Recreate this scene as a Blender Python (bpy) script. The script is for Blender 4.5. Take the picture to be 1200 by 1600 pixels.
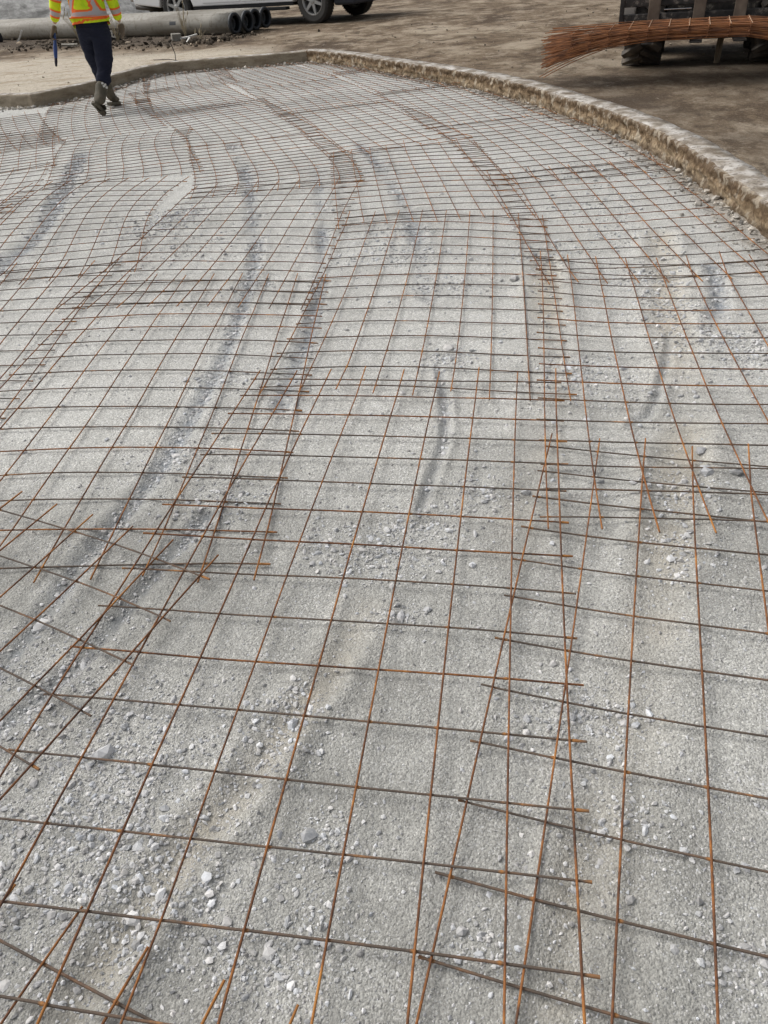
import bpy, bmesh, math, random
import numpy as np
from mathutils import Vector, Matrix, Quaternion
from mathutils.geometry import delaunay_2d_cdt

for o in list(bpy.data.objects):
    bpy.data.objects.remove(o)
SC = bpy.context.scene
COL = SC.collection
R = math.radians
rnd = random.Random(7)
rng = np.random.default_rng(11)

# ------------------------------------------------------------------ camera
CAM_H, CAM_PITCH, CAM_ROLL, CAM_F = 1.3711, 0.64814, -0.08495, 1166.04
cd = bpy.data.cameras.new('camera')
cam = bpy.data.objects.new('camera', cd)
COL.objects.link(cam)
fwd = Vector((0, math.cos(CAM_PITCH), -math.sin(CAM_PITCH)))
upv = Vector((0, math.sin(CAM_PITCH), math.cos(CAM_PITCH)))
rig = Vector((1, 0, 0))
c_, s_ = math.cos(CAM_ROLL), math.sin(CAM_ROLL)
ax_x = rig * c_ + upv * s_
ax_y = -rig * s_ + upv * c_
m = Matrix((ax_x, ax_y, -fwd)).transposed().to_4x4()
m.translation = (0, 0, CAM_H)
cam.matrix_world = m
cd.sensor_fit = 'VERTICAL'
cd.sensor_height = 32.0
cd.lens = 32.0 * CAM_F / 1600.0
cd.clip_start = 0.05
cd.clip_end = 600
SC.camera = cam

# ------------------------------------------------------------------ sky, sun, exposure (overcast day)
SUN_EL, SUN_AZ = R(48), R(-62)          # weak sun behind cloud, from the left
w = bpy.data.worlds.new('World')
SC.world = w
w.use_nodes = True
nt = w.node_tree
nt.nodes.clear()
sky = nt.nodes.new('ShaderNodeTexSky')
sky.sky_type = 'NISHITA'
sky.sun_disc = False
sky.sun_elevation = SUN_EL
sky.sun_rotation = SUN_AZ
sky.dust_density = 6.0
sky.air_density = 1.0
sky.ozone_density = 1.0
hsv = nt.nodes.new('ShaderNodeHueSaturation')
hsv.inputs['Saturation'].default_value = 0.28     # cloud cover: a nearly white sky
bg = nt.nodes.new('ShaderNodeBackground')
bg.inputs['Strength'].default_value = 0.15
wo = nt.nodes.new('ShaderNodeOutputWorld')
nt.links.new(sky.outputs[0], hsv.inputs['Color'])
nt.links.new(hsv.outputs[0], bg.inputs['Color'])
nt.links.new(bg.outputs[0], wo.inputs['Surface'])
sd = bpy.data.lights.new('sun', 'SUN')
sd.energy = 1.1
sd.angle = R(38)
sd.color = (1.0, 0.98, 0.95)
sun = bpy.data.objects.new('sun', sd)
COL.objects.link(sun)
sdir = Vector((math.sin(SUN_AZ) * math.cos(SUN_EL), math.cos(SUN_AZ) * math.cos(SUN_EL), math.sin(SUN_EL)))
sun.rotation_euler = sdir.to_track_quat('Z', 'Y').to_euler()
vs = SC.view_settings
vs.view_transform = 'Standard'
vs.look = 'None'
vs.exposure = -0.02
vs.gamma = 1.0

# ------------------------------------------------------------------ helpers
def tag(o, label=None, cat=None, group=None, kind=None):
    if label: o['label'] = label
    if cat: o['category'] = cat
    if group: o['group'] = group
    if kind: o['kind'] = kind
    return o

def thing(name, label, cat, loc=(0, 0, 0), rotz=0.0, group=None):
    o = bpy.data.objects.new(name, None)
    COL.objects.link(o)
    o.location = loc
    o.rotation_euler = (0, 0, rotz)
    o.empty_display_size = 0.1
    return tag(o, label, cat, group)

def link(name, me, mat, parent=None, smooth=False):
    o = bpy.data.objects.new(name, me)
    COL.objects.link(o)
    if mat is not None and len(me.materials) == 0:
        for mm in (mat if isinstance(mat, (list, tuple)) else [mat]):
            me.materials.append(mm)
    if parent is not None:
        o.parent = parent
    if smooth:
        me.polygons.foreach_set('use_smooth', [True] * len(me.polygons))
    return o

def frombm(name, bm, mat, parent=None, smooth=False):
    bmesh.ops.recalc_face_normals(bm, faces=bm.faces[:])
    me = bpy.data.meshes.new(name)
    bm.to_mesh(me)
    bm.free()
    return link(name, me, mat, parent, smooth)

def raw_mesh(name, V, F):
    """fast mesh from numpy arrays; F has 3 or 4 columns"""
    V = np.asarray(V, np.float32)
    F = np.asarray(F, np.int32)
    me = bpy.data.meshes.new(name)
    me.vertices.add(len(V))
    me.vertices.foreach_set('co', V.ravel())
    me.loops.add(F.size)
    me.loops.foreach_set('vertex_index', F.ravel())
    me.polygons.add(len(F))
    k = F.shape[1]
    me.polygons.foreach_set('loop_start', np.arange(0, F.size, k, dtype=np.int32))
    me.polygons.foreach_set('loop_total', np.full(len(F), k, np.int32))
    me.update(calc_edges=True)
    return me

def box(bm, x0, x1, y0, y1, z0, z1, mtx=None):
    vs_ = [bm.verts.new((x, y, z)) for z in (z0, z1) for y in (y0, y1) for x in (x0, x1)]
    for f in ((0, 1, 3, 2), (4, 6, 7, 5), (0, 4, 5, 1), (2, 3, 7, 6), (0, 2, 6, 4), (1, 5, 7, 3)):
        bm.faces.new([vs_[i] for i in f])
    if mtx is not None:
        for v in vs_:
            v.co = mtx @ v.co
    return vs_

def bevbox(name, x0, x1, y0, y1, z0, z1, mat, parent, bev=0.01, seg=2, mtx=None):
    bm = bmesh.new()
    box(bm, x0, x1, y0, y1, z0, z1)
    bmesh.ops.bevel(bm, geom=bm.edges[:], offset=bev, segments=seg, affect='EDGES', profile=0.6)
    if mtx is not None:
        bm.transform(mtx)
    return frombm(name, bm, mat, parent, smooth=False)

def tube_arrays(pts, rad, n=6, caps=True):
    P = np.asarray(pts, float)
    T = np.gradient(P, axis=0)
    T /= np.linalg.norm(T, axis=1)[:, None] + 1e-12
    ref = np.array([0, 0, 1.0]) if abs(T[:, 2]).mean() < 0.85 else np.array([1.0, 0, 0])
    A = np.cross(T, ref)
    A /= np.linalg.norm(A, axis=1)[:, None] + 1e-12
    B = np.cross(A, T)
    rad = np.broadcast_to(np.asarray(rad, float), (len(P),))
    th = np.arange(n) * 2 * math.pi / n
    V = (P[:, None, :] + rad[:, None, None] * (np.cos(th)[None, :, None] * A[:, None, :] + np.sin(th)[None, :, None] * B[:, None, :])).reshape(-1, 3)
    F = []
    for i in range(len(P) - 1):
        a = i * n
        for j in range(n):
            k = (j + 1) % n
            F.append((a + j, a + k, a + n + k, a + n + j))
    if caps:
        V = np.concatenate([V, P[:1], P[-1:]])
        c0, c1 = len(V) - 2, len(V) - 1
        e = (len(P) - 1) * n
        for j in range(n):
            k = (j + 1) % n
            F.append((c0, k, j, j))
            F.append((c1, e + j, e + k, e + k))
    return V, F

def tubes_mesh(name, lst, n=6):
    """several tubes -> one mesh"""
    V, F, off = [], [], 0
    for pts, rad in lst:
        v, f = tube_arrays(pts, rad, n)
        V.append(v)
        F += [tuple(i + off for i in q) for q in f]
        off += len(v)
    V = np.concatenate(V)
    me = bpy.data.meshes.new(name)
    me.from_pydata([tuple(v) for v in V], [], [tuple(dict.fromkeys(q)) for q in F])
    return me

def lathe(bm, prof, n=32, axis='Z', mtx=None, closed=False):
    rings = []
    for r, z in prof:
        ring = []
        for i in range(n):
            a = 2 * math.pi * i / n
            p = Vector((r * math.cos(a), r * math.sin(a), z))
            if axis == 'Y':
                p = Vector((p.x, p.z, p.y))
            if axis == 'X':
                p = Vector((p.z, p.x, p.y))
            if mtx is not None:
                p = mtx @ p
            ring.append(bm.verts.new(p))
        rings.append(ring)
    m_ = len(rings)
    for k in range(m_ if closed else m_ - 1):
        a, b = rings[k], rings[(k + 1) % m_]
        for i in range(n):
            j = (i + 1) % n
            bm.faces.new((a[i], a[j], b[j], b[i]))
    if not closed:
        if prof[0][0] > 1e-4:
            bm.faces.new(rings[0])
        if prof[-1][0] > 1e-4:
            bm.faces.new(rings[-1])
    return rings

# ---- numpy value noise
def _hash(ix, iy, seed):
    n = (ix.astype(np.int64) * 374761393 + iy.astype(np.int64) * 668265263 + seed * 974711) & 0x7fffffff
    n = (n ^ (n >> 13)) * 1274126177 & 0x7fffffff
    return ((n ^ (n >> 16)) & 0xffff) / 65535.0

def vnoise(x, y, seed=0):
    x = np.asarray(x, float); y = np.asarray(y, float)
    ix, iy = np.floor(x), np.floor(y)
    fx, fy = x - ix, y - iy
    ux, uy = fx * fx * (3 - 2 * fx), fy * fy * (3 - 2 * fy)
    a = _hash(ix, iy, seed); b = _hash(ix + 1, iy, seed)
    c = _hash(ix, iy + 1, seed); d = _hash(ix + 1, iy + 1, seed)
    return (a * (1 - ux) + b * ux) * (1 - uy) + (c * (1 - ux) + d * ux) * uy - 0.5

def fbm(x, y, seed=0, octv=3):
    r = 0.0; a = 1.0
    for k in range(octv):
        r = r + a * vnoise(x * 2 ** k + 17.3 * k, y * 2 ** k - 9.1 * k, seed + k)
        a *= 0.5
    return r

def seg_dist(x, y, line):
    x = np.asarray(x, float); y = np.asarray(y, float)
    best = np.full(x.shape, 1e9)
    for (ax, ay), (bx, by) in zip(line[:-1], line[1:]):
        dx, dy = bx - ax, by - ay
        L = dx * dx + dy * dy + 1e-12
        t = np.clip(((x - ax) * dx + (y - ay) * dy) / L, 0, 1)
        d = np.hypot(x - ax - t * dx, y - ay - t * dy)
        best = np.minimum(best, d)
    return best

def smooth_line(pts, step=0.05):
    """Catmull-Rom resample of a 2-D polyline"""
    P = np.array(pts, float)
    Q = np.vstack([2 * P[0] - P[1], P, 2 * P[-1] - P[-2]])
    out = []
    for i in range(1, len(Q) - 2):
        p0, p1, p2, p3 = Q[i - 1], Q[i], Q[i + 1], Q[i + 2]
        n = max(1, int(np.linalg.norm(p2 - p1) / step))
        for k in range(n):
            t = k / n
            out.append(0.5 * ((2 * p1) + (-p0 + p2) * t + (2 * p0 - 5 * p1 + 4 * p2 - p3) * t * t + (-p0 + 3 * p1 - 3 * p2 + p3) * t ** 3))
    out.append(P[-1])
    return np.array(out)

def inside(x, y, poly):
    x = np.asarray(x, float); y = np.asarray(y, float)
    r = np.zeros(x.shape, bool)
    n = len(poly)
    j = n - 1
    for i in range(n):
        xi, yi = poly[i]; xj, yj = poly[j]
        if yi != yj:
            cnd = ((yi > y) != (yj > y)) & (x < (xj - xi) * (y - yi) / (yj - yi) + xi)
            r ^= cnd
        j = i
    return r

# ---- node material helper
class NT:
    def __init__(s, name):
        s.m = bpy.data.materials.new(name)
        s.m.use_nodes = True
        s.t = s.m.node_tree
        s.t.nodes.clear()
        s.out = s.t.nodes.new('ShaderNodeOutputMaterial')
        s.b = s.t.nodes.new('ShaderNodeBsdfPrincipled')
        s.t.links.new(s.b.outputs[0], s.out.inputs['Surface'])
        s.tc = s.t.nodes.new('ShaderNodeTexCoord')
    def put(s, sock, v):
        if isinstance(v, bpy.types.NodeSocket):
            s.t.links.new(v, sock)
        else:
            if isinstance(v, (tuple, list)) and len(v) == 3 and sock.type == 'RGBA':
                v = (*v, 1)
            sock.default_value = v
    def coord(s, kind='Object', scale=(1, 1, 1), rot=(0, 0, 0)):
        n = s.t.nodes.new('ShaderNodeMapping')
        s.t.links.new(s.tc.outputs[kind], n.inputs['Vector'])
        n.inputs['Scale'].default_value = scale
        n.inputs['Rotation'].default_value = rot
        return n.outputs[0]
    def noise(s, scale, vec=None, detail=4, rough=0.55, dist=0.0):
        n = s.t.nodes.new('ShaderNodeTexNoise')
        s.t.links.new(vec if vec is not None else s.tc.outputs['Object'], n.inputs['Vector'])
        n.inputs['Scale'].default_value = scale
        n.inputs['Detail'].default_value = detail
        n.inputs['Roughness'].default_value = rough
        n.inputs['Distortion'].default_value = dist
        return n.outputs['Fac']
    def voro(s, scale, vec=None, out='Color', feature='F1', rand=1.0):
        n = s.t.nodes.new('ShaderNodeTexVoronoi')
        n.feature = feature
        s.t.links.new(vec if vec is not None else s.tc.outputs['Object'], n.inputs['Vector'])
        n.inputs['Scale'].default_value = scale
        n.inputs['Randomness'].default_value = rand
        return n.outputs[out]
    def ramp(s, fac, stops, interp='LINEAR'):
        n = s.t.nodes.new('ShaderNodeValToRGB')
        n.color_ramp.interpolation = interp
        el = n.color_ramp.elements
        while len(el) < len(stops):
            el.new(0.5)
        for e, (p, c) in zip(el, stops):
            e.position = p
            e.color = (c, c, c, 1) if isinstance(c, (int, float)) else (*c, 1)
        s.put(n.inputs[0], fac)
        return n.outputs[0]
    def mix(s, fac, a, b, mode='MIX'):
        n = s.t.nodes.new('ShaderNodeMix')
        n.data_type = 'RGBA'
        n.blend_type = mode
        s.put(n.inputs['Factor'], fac)
        s.put(n.inputs['A'] if False else n.inputs[6], a)
        s.put(n.inputs[7], b)
        return n.outputs[2]
    def math(s, op, a, b=0.0, c=0.0):
        n = s.t.nodes.new('ShaderNodeMath')
        n.operation = op
        s.put(n.inputs[0], a); s.put(n.inputs[1], b)
        if len(n.inputs) > 2: s.put(n.inputs[2], c)
        return n.outputs[0]
    def xyz(s, kind='Object'):
        n = s.t.nodes.new('ShaderNodeSeparateXYZ')
        s.t.links.new(s.tc.outputs[kind], n.inputs[0])
        return n.outputs
    def attr(s, name, out='Fac'):
        n = s.t.nodes.new('ShaderNodeAttribute')
        n.attribute_name = name
        return n.outputs[out]
    def rand(s):
        n = s.t.nodes.new('ShaderNodeObjectInfo')
        return n.outputs['Random']
    def bump(s, h, strength=0.5, dist=0.01, normal=None):
        n = s.t.nodes.new('ShaderNodeBump')
        n.inputs['Strength'].default_value = strength
        n.inputs['Distance'].default_value = dist
        s.put(n.inputs['Height'], h)
        if normal is not None:
            s.t.links.new(normal, n.inputs['Normal'])
        return n.outputs[0]
    def fin(s, col=None, rough=0.8, metal=0.0, normal=None, spec=None, **kw):
        if col is not None: s.put(s.b.inputs['Base Color'], col)
        s.put(s.b.inputs['Roughness'], rough)
        s.put(s.b.inputs['Metallic'], metal)
        if normal is not None: s.t.links.new(normal, s.b.inputs['Normal'])
        if spec is not None: s.put(s.b.inputs['Specular IOR Level'], spec)
        for k, v in kw.items(): s.put(s.b.inputs[k.replace('_', ' ')], v)
        return s.m

def plain(name, col, rough=0.6, metal=0.0, var=0.15, scale=8.0, spec=None, bump=0.0):
    n = NT(name)
    f = n.noise(scale, detail=5)
    c = n.mix(f, tuple(v * (1 - var) for v in col), tuple(min(1, v * (1 + var)) for v in col))
    nm = n.bump(n.noise(scale * 6, detail=4), 0.4, bump) if bump else None
    return n.fin(c, rough, metal, nm, spec)

M = {}
# gravel bed: dusty compacted fines with small chips; patches of coarser stone and of sandy fines
n = NT('gravel_bed')
f1 = n.noise(0.9, detail=3)
f2 = n.noise(5.0, detail=6, rough=0.62)
f3 = n.noise(60, detail=5, rough=0.7)
base = n.mix(n.ramp(f2, [(0.32, 0.0), (0.68, 1.0)]), (0.40, 0.397, 0.370), (0.57, 0.567, 0.530))
base = n.mix(n.ramp(f1, [(0.35, 0.0), (0.62, 0.55)]), base, (0.67, 0.667, 0.628))
v1 = n.voro(270, out='Color')
v2 = n.voro(140, out='Color')
sv1 = n.t.nodes.new('ShaderNodeSeparateColor'); n.t.links.new(v1, sv1.inputs[0])
sv2 = n.t.nodes.new('ShaderNodeSeparateColor'); n.t.links.new(v2, sv2.inputs[0])
chip = n.ramp(sv1.outputs[0], [(0.0, 0.50), (0.4, 0.92), (0.82, 1.05), (1.0, 1.6)])
base = n.mix(0.75, base, chip, 'MULTIPLY')
chip2 = n.ramp(sv2.outputs[0], [(0.0, 0.72), (0.25, 1.0), (0.9, 1.0), (1.0, 1.35)])
base = n.mix(0.6, base, chip2, 'MULTIPLY')
base = n.mix(n.ramp(f3, [(0.3, 0.0), (0.7, 0.30)]), base, (0.33, 0.32, 0.295))
v3 = n.voro(330, out='Color')
sv3 = n.t.nodes.new('ShaderNodeSeparateColor'); n.t.links.new(v3, sv3.inputs[0])
spk = n.math('MULTIPLY', n.ramp(sv3.outputs[1], [(0.86, 0.0), (0.90, 1.0)]), n.ramp(n.noise(7, detail=4), [(0.38, 0.15), (0.6, 0.9)]))
base = n.mix(spk, base, (0.80, 0.80, 0.79))
spd = n.ramp(sv3.outputs[2], [(0.90, 0.0), (0.94, 0.6)])
base = n.mix(spd, base, (0.16, 0.16, 0.16))
sand = n.attr('sand')
base = n.mix(n.math('MULTIPLY', sand, n.ramp(f2, [(0.3, 0.2), (0.6, 0.9)])), base, (0.50, 0.445, 0.35))
rutm = n.attr('rut')
base = n.mix(n.math('MULTIPLY', rutm, n.ramp(n.noise(28, detail=5), [(0.38, 0.35), (0.58, 0.95)])), base, (0.245, 0.268, 0.295))
base = n.mix(n.math('MULTIPLY', n.attr('dirt'), n.ramp(f2, [(0.3, 0.35), (0.6, 0.95)])), base, (0.20, 0.155, 0.11))
near_shade = n.attr('near_shade')  # near-to-far brightness gradient, put into the base colour
base = n.mix(n.math('MULTIPLY', near_shade, n.ramp(f2, [(0.3, 0.9), (0.7, 0.5)])), base, (0.20, 0.198, 0.180))
d1 = n.voro(270, out='Distance')
d2 = n.voro(140, out='Distance')
hh = n.math('ADD', n.math('MULTIPLY', d1, -0.6), n.math('MULTIPLY', d2, -0.7))
hh = n.math('ADD', hh, n.math('MULTIPLY', f3, 1.2))
M['gravel'] = n.fin(base, 0.95, 0, n.bump(hh, 0.8, 0.0035), spec=0.15)

n = NT('stone_chips')
tint = n.attr('tint', 'Color')
f = n.noise(120, detail=4)
c = n.mix(n.ramp(f, [(0.3, 0.0), (0.75, 0.5)]), tint, (0.62, 0.61, 0.585))
c = n.mix(n.ramp(n.noise(30), [(0.5, 0.0), (0.7, 0.35)]), c, (0.40, 0.38, 0.34))
M['stone'] = n.fin(c, 0.9, 0, n.bump(f, 0.4, 0.003), spec=0.2)

# rusty wire
n = NT('rusty_wire')
r_ = n.rand()
rr_ = n.t.nodes.new('ShaderNodeCombineXYZ'); n.put(rr_.inputs[0], n.math('MULTIPLY', r_, 50.0))
va = n.t.nodes.new('ShaderNodeVectorMath'); va.operation = 'ADD'
n.t.links.new(n.tc.outputs['Object'], va.inputs[0]); n.t.links.new(rr_.outputs[0], va.inputs[1])
f = n.noise(9, va.outputs[0], detail=6, rough=0.7)
g = n.noise(70, va.outputs[0], detail=3)
c = n.ramp(f, [(0.35, (0.075, 0.042, 0.029)), (0.48, (0.15, 0.068, 0.035)), (0.58, (0.29, 0.12, 0.041)), (0.69, (0.48, 0.22, 0.057))])
c = n.mix(n.math('MULTIPLY', n.ramp(g, [(0.54, 0.0), (0.68, 0.8)]), 0.45), c, (0.31, 0.135, 0.042))
c = n.mix(n.math('MULTIPLY', n.attr('weld'), 0.75), c, (0.46, 0.20, 0.05))
M['wire'] = n.fin(c, 0.85, 0.0, n.bump(g, 0.5, 0.001), spec=0.25)
n = NT('dusty_wire')
r_ = n.rand()
rr_ = n.t.nodes.new('ShaderNodeCombineXYZ'); n.put(rr_.inputs[0], n.math('MULTIPLY', r_, 50.0))
va = n.t.nodes.new('ShaderNodeVectorMath'); va.operation = 'ADD'
n.t.links.new(n.tc.outputs['Object'], va.inputs[0]); n.t.links.new(rr_.outputs[0], va.inputs[1])
f = n.noise(7, va.outputs[0], detail=6, rough=0.7)
c = n.ramp(f, [(0.36, (0.085, 0.070, 0.058)), (0.52, (0.125, 0.094, 0.073)), (0.62, (0.19, 0.115, 0.072)), (0.71, (0.42, 0.20, 0.07))])
c = n.mix(n.math('MULTIPLY', n.attr('weld'), 0.75), c, (0.46, 0.20, 0.05))
M['wire2'] = n.fin(c, 0.85, 0.0, spec=0.25)

# kerb concrete: pale cement, mud stains running down the cast face
n = NT('stained_concrete')
mp = n.coord('Object', (3.0, 3.0, 2.2))
f = n.noise(3.0, mp, detail=8, rough=0.7)
f2 = n.noise(13, detail=8, rough=0.72)
z = n.xyz()[2]
zz = n.math('ADD', z, n.math('MULTIPLY', n.math('SUBTRACT', f, 0.5), 0.17))
c = n.ramp(n.math('MULTIPLY', zz, 6.0), [(0.0, (0.19, 0.145, 0.10)), (0.25, (0.40, 0.31, 0.205)), (0.48, (0.27, 0.195, 0.12)), (0.62, (0.125, 0.085, 0.05)), (0.84, (0.18, 0.13, 0.085)), (0.95, (0.38, 0.34, 0.29))])
c = n.mix(n.ramp(f2, [(0.50, 0.0), (0.62, 0.85)]), c, (0.11, 0.072, 0.042))
c = n.mix(n.ramp(n.noise(11, detail=5), [(0.54, 0.0), (0.62, 0.65)]), c, (0.52, 0.455, 0.36))
M['kerb'] = n.fin(c, 0.92, 0, n.bump(n.math('ADD', f2, n.math('MULTIPLY', n.voro(26, out='Distance'), -0.5)), 1.0, 0.035), spec=0.15)
n = NT('concrete_top')
f = n.noise(7, detail=7, rough=0.65)
c = n.ramp(f, [(0.36, (0.17, 0.14, 0.105)), (0.46, (0.30, 0.265, 0.22)), (0.56, (0.50, 0.47, 0.43)), (0.68, (0.62, 0.60, 0.56))])
c = n.mix(n.ramp(n.noise(28, detail=5), [(0.53, 0.0), (0.62, 0.8)]), c, (0.13, 0.105, 0.08))
M['kerbtop'] = n.fin(c, 0.9, 0, n.bump(n.noise(60, detail=4), 0.3, 0.006), spec=0.15)
n = NT('grey_slab_edge')
f = n.noise(3.0, n.coord('Object', (1, 1, 3)), detail=7, rough=0.65)
c = n.ramp(f, [(0.3, (0.17, 0.13, 0.09)), (0.45, (0.27, 0.225, 0.165)), (0.6, (0.34, 0.295, 0.225)), (0.72, (0.17, 0.115, 0.07))])
M['slabedge'] = n.fin(c, 0.92, 0, n.bump(n.noise(35, detail=6), 0.7, 0.015), spec=0.15)

# yard: brown muddy hardstanding, pale sandy slab on the left, dark churned earth by the pipes
n = NT('muddy_yard')
st = n.coord('Object', (1.25, 1.0, 1.0), (0, 0, R(-14)))
f1 = n.noise(0.55, st, detail=9, rough=0.72, dist=0.5)
f2 = n.noise(2.4, st, detail=9, rough=0.78, dist=0.3)
f3 = n.noise(16, detail=6, rough=0.7)
c = n.ramp(f1, [(0.40, (0.085, 0.057, 0.034)), (0.47, (0.16, 0.114, 0.071)), (0.53, (0.24, 0.184, 0.124)), (0.61, (0.40, 0.335, 0.25))])
c = n.mix(n.ramp(f2, [(0.51, 0.0), (0.60, 0.75)]), c, (0.38, 0.315, 0.235))
c = n.mix(n.ramp(f2, [(0.40, 0.8), (0.48, 0.0)]), c, (0.075, 0.050, 0.030))
yard_dark = n.attr('yard_dark')  # darker, less rough parts of the yard
c = n.mix(n.math('MULTIPLY', yard_dark, n.ramp(f1, [(0.3, 0.9), (0.7, 0.55)])), c, (0.062, 0.046, 0.032))
sand = n.attr('sand')
sc_ = n.ramp(f3, [(0.32, (0.40, 0.34, 0.26)), (0.55, (0.58, 0.52, 0.42)), (0.72, (0.63, 0.58, 0.50))])
sc_ = n.mix(n.ramp(n.noise(2.6, n.coord('Object', (0.6, 1.5, 1)), detail=6), [(0.52, 0.0), (0.66, 0.7)]), sc_, (0.33, 0.25, 0.165))
c = n.mix(sand, c, sc_)
mud = n.attr('mud')
c = n.mix(mud, c, n.ramp(f3, [(0.3, (0.035, 0.026, 0.018)), (0.55, (0.085, 0.062, 0.042)), (0.72, (0.17, 0.135, 0.1))]))
c = n.mix(n.ramp(n.noise(9, detail=4), [(0.68, 0.0), (0.74, 0.6)]), c, (0.48, 0.43, 0.36))
rg = n.math('SUBTRACT', 0.93, n.math('MULTIPLY', yard_dark, 0.22))
gr_ = n.noise(55, detail=5, rough=0.75)
c = n.mix(n.ramp(gr_, [(0.35, 0.5), (0.5, 0.0)]), c, (0.09, 0.072, 0.054))
c = n.mix(n.ramp(gr_, [(0.55, 0.0), (0.7, 0.5)]), c, (0.42, 0.37, 0.31))
M['yard'] = n.fin(c, rg, 0, n.bump(n.math('ADD', f3, n.math('MULTIPLY', gr_, 0.35)), 0.8, 0.035), spec=0.2)

M['pipe'] = None
n = NT('grey_pipe')
f = n.noise(1.3, n.coord('Object', (0.6, 4, 4)), detail=6)
c = n.ramp(f, [(0.36, (0.19, 0.175, 0.145)), (0.5, (0.27, 0.255, 0.22)), (0.64, (0.34, 0.325, 0.285))])
c = n.mix(n.ramp(n.noise(14, detail=5), [(0.5, 0.0), (0.68, 0.6)]), c, (0.15, 0.125, 0.09))
M['pipe'] = n.fin(c, 0.7, 0, None, spec=0.3)
M['pipe_end'] = plain('pipe_end_dark', (0.022, 0.026, 0.031), 0.6)
M['pipe_in'] = plain('pipe_inside', (0.06, 0.065, 0.07), 0.8)
M['dark'] = plain('dark_rubber', (0.02, 0.02, 0.021), 0.8, spec=0.3)
M['tyre'] = plain('dusty_tyre', (0.042, 0.040, 0.037), 0.85, var=0.4, scale=5)
n = NT('muddy_tyre')
f = n.noise(6, detail=6)
c = n.ramp(f, [(0.35, (0.045, 0.042, 0.038)), (0.55, (0.09, 0.08, 0.07)), (0.72, (0.19, 0.16, 0.125))])
M['ltyre'] = n.fin(c, 0.9, 0, n.bump(n.noise(40), 0.5, 0.01))
M['white'] = plain('white_car_paint', (0.84, 0.84, 0.83), 0.3, var=0.05)
M['rim'] = plain('grey_alloy', (0.42, 0.42, 0.41), 0.4, 0.6)
M['rimd'] = plain('dark_rim_well', (0.03, 0.03, 0.03), 0.6)
M['bumper'] = plain('dark_blue_plastic', (0.014, 0.018, 0.026), 0.5)
M['chrome'] = plain('chrome', (0.6, 0.6, 0.6), 0.15, 1.0, 0.02)
M['glass'] = plain('car_glass', (0.02, 0.024, 0.028), 0.08, spec=0.6)
M['red'] = plain('red_lens', (0.35, 0.02, 0.02), 0.2)
M['lens'] = plain('clear_lens', (0.5, 0.5, 0.5), 0.1)
M['exhaust'] = plain('exhaust_metal', (0.10, 0.09, 0.08), 0.5, 0.5)
n = NT('worn_black_paint')
f = n.noise(9, detail=6, rough=0.7)
c = n.ramp(f, [(0.4, (0.018, 0.018, 0.018)), (0.56, (0.055, 0.05, 0.045)), (0.66, (0.30, 0.27, 0.23))])
M['loader'] = n.fin(c, 0.6, 0.1)
n = NT('worn_steel_fork')
f = n.noise(7, detail=6)
c = n.ramp(f, [(0.35, (0.13, 0.10, 0.075)), (0.6, (0.21, 0.165, 0.125)), (0.75, (0.30, 0.25, 0.2))])
M['fork'] = n.fin(c, 0.7, 0.2)
M['loader_body'] = plain('loader_body_paint', (0.07, 0.06, 0.05), 0.6, var=0.4, scale=5)
n = NT('bundle_rust')
f = n.noise(6, n.coord('Object', (1, 6, 6)), detail=6, rough=0.7)
c = n.ramp(f, [(0.3, (0.065, 0.028, 0.016)), (0.45, (0.16, 0.066, 0.029)), (0.57, (0.31, 0.125, 0.043)), (0.70, (0.42, 0.21, 0.10))])
M['bundle'] = n.fin(c, 0.85)
M['bundle_tie'] = plain('bundle_cross_wire', (0.42, 0.27, 0.17), 0.8, var=0.3, scale=20)
n = NT('weathered_wood')
f = n.noise(5, n.coord('Object', (9, 9, 0.8)), detail=6)
c = n.ramp(f, [(0.35, (0.16, 0.125, 0.085)), (0.6, (0.36, 0.30, 0.22)), (0.75, (0.47, 0.41, 0.32))])
M['wood'] = n.fin(c, 0.9)
n = NT('pile_gravel')
f = n.noise(1.2, detail=9, rough=0.75)
v = n.voro(4, out='Color')
c = n.ramp(f, [(0.38, (0.16, 0.158, 0.15)), (0.5, (0.30, 0.298, 0.285)), (0.6, (0.45, 0.445, 0.425))])
c = n.mix(0.5, c, n.ramp(v, [(0.0, 0.5), (1.0, 1.4)]), 'MULTIPLY')
M['pile'] = n.fin(c, 0.95, 0, n.bump(v, 0.8, 0.06), spec=0.1)
M['pile2'] = plain('dark_spoil', (0.12, 0.125, 0.125), 0.95, var=0.3, scale=3, bump=0.05)
M['weed'] = plain('dry_weed', (0.33, 0.28, 0.19), 0.9, var=0.3)
M['scrapw'] = plain('white_scrap', (0.66, 0.65, 0.61), 0.7)
M['scrapd'] = plain('black_scrap', (0.02, 0.024, 0.03), 0.6)
M['yellow'] = plain('yellow_plastic', (0.75, 0.48, 0.04), 0.5)
M['skin'] = plain('skin', (0.50, 0.30, 0.21), 0.6)
M['glove'] = plain('brown_work_glove', (0.15, 0.115, 0.08), 0.9, var=0.35, scale=30)
n = NT('navy_work_trousers')
f = n.noise(7, n.coord('Object', (1, 1, 2.4)), detail=5, dist=0.6)
c = n.mix(f, (0.012, 0.014, 0.026), (0.026, 0.029, 0.048))
M['trousers'] = n.fin(c, 0.9, 0, n.bump(f, 1.0, 0.035), spec=0.15)
n = NT('muddy_rubber_boot')
f = n.noise(9, detail=6)
c = n.ramp(f, [(0.3, (0.055, 0.05, 0.035)), (0.55, (0.105, 0.09, 0.062)), (0.75, (0.18, 0.15, 0.11))])
M['boot'] = n.fin(c, 0.8, 0, n.bump(f, 0.5, 0.01))
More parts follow.
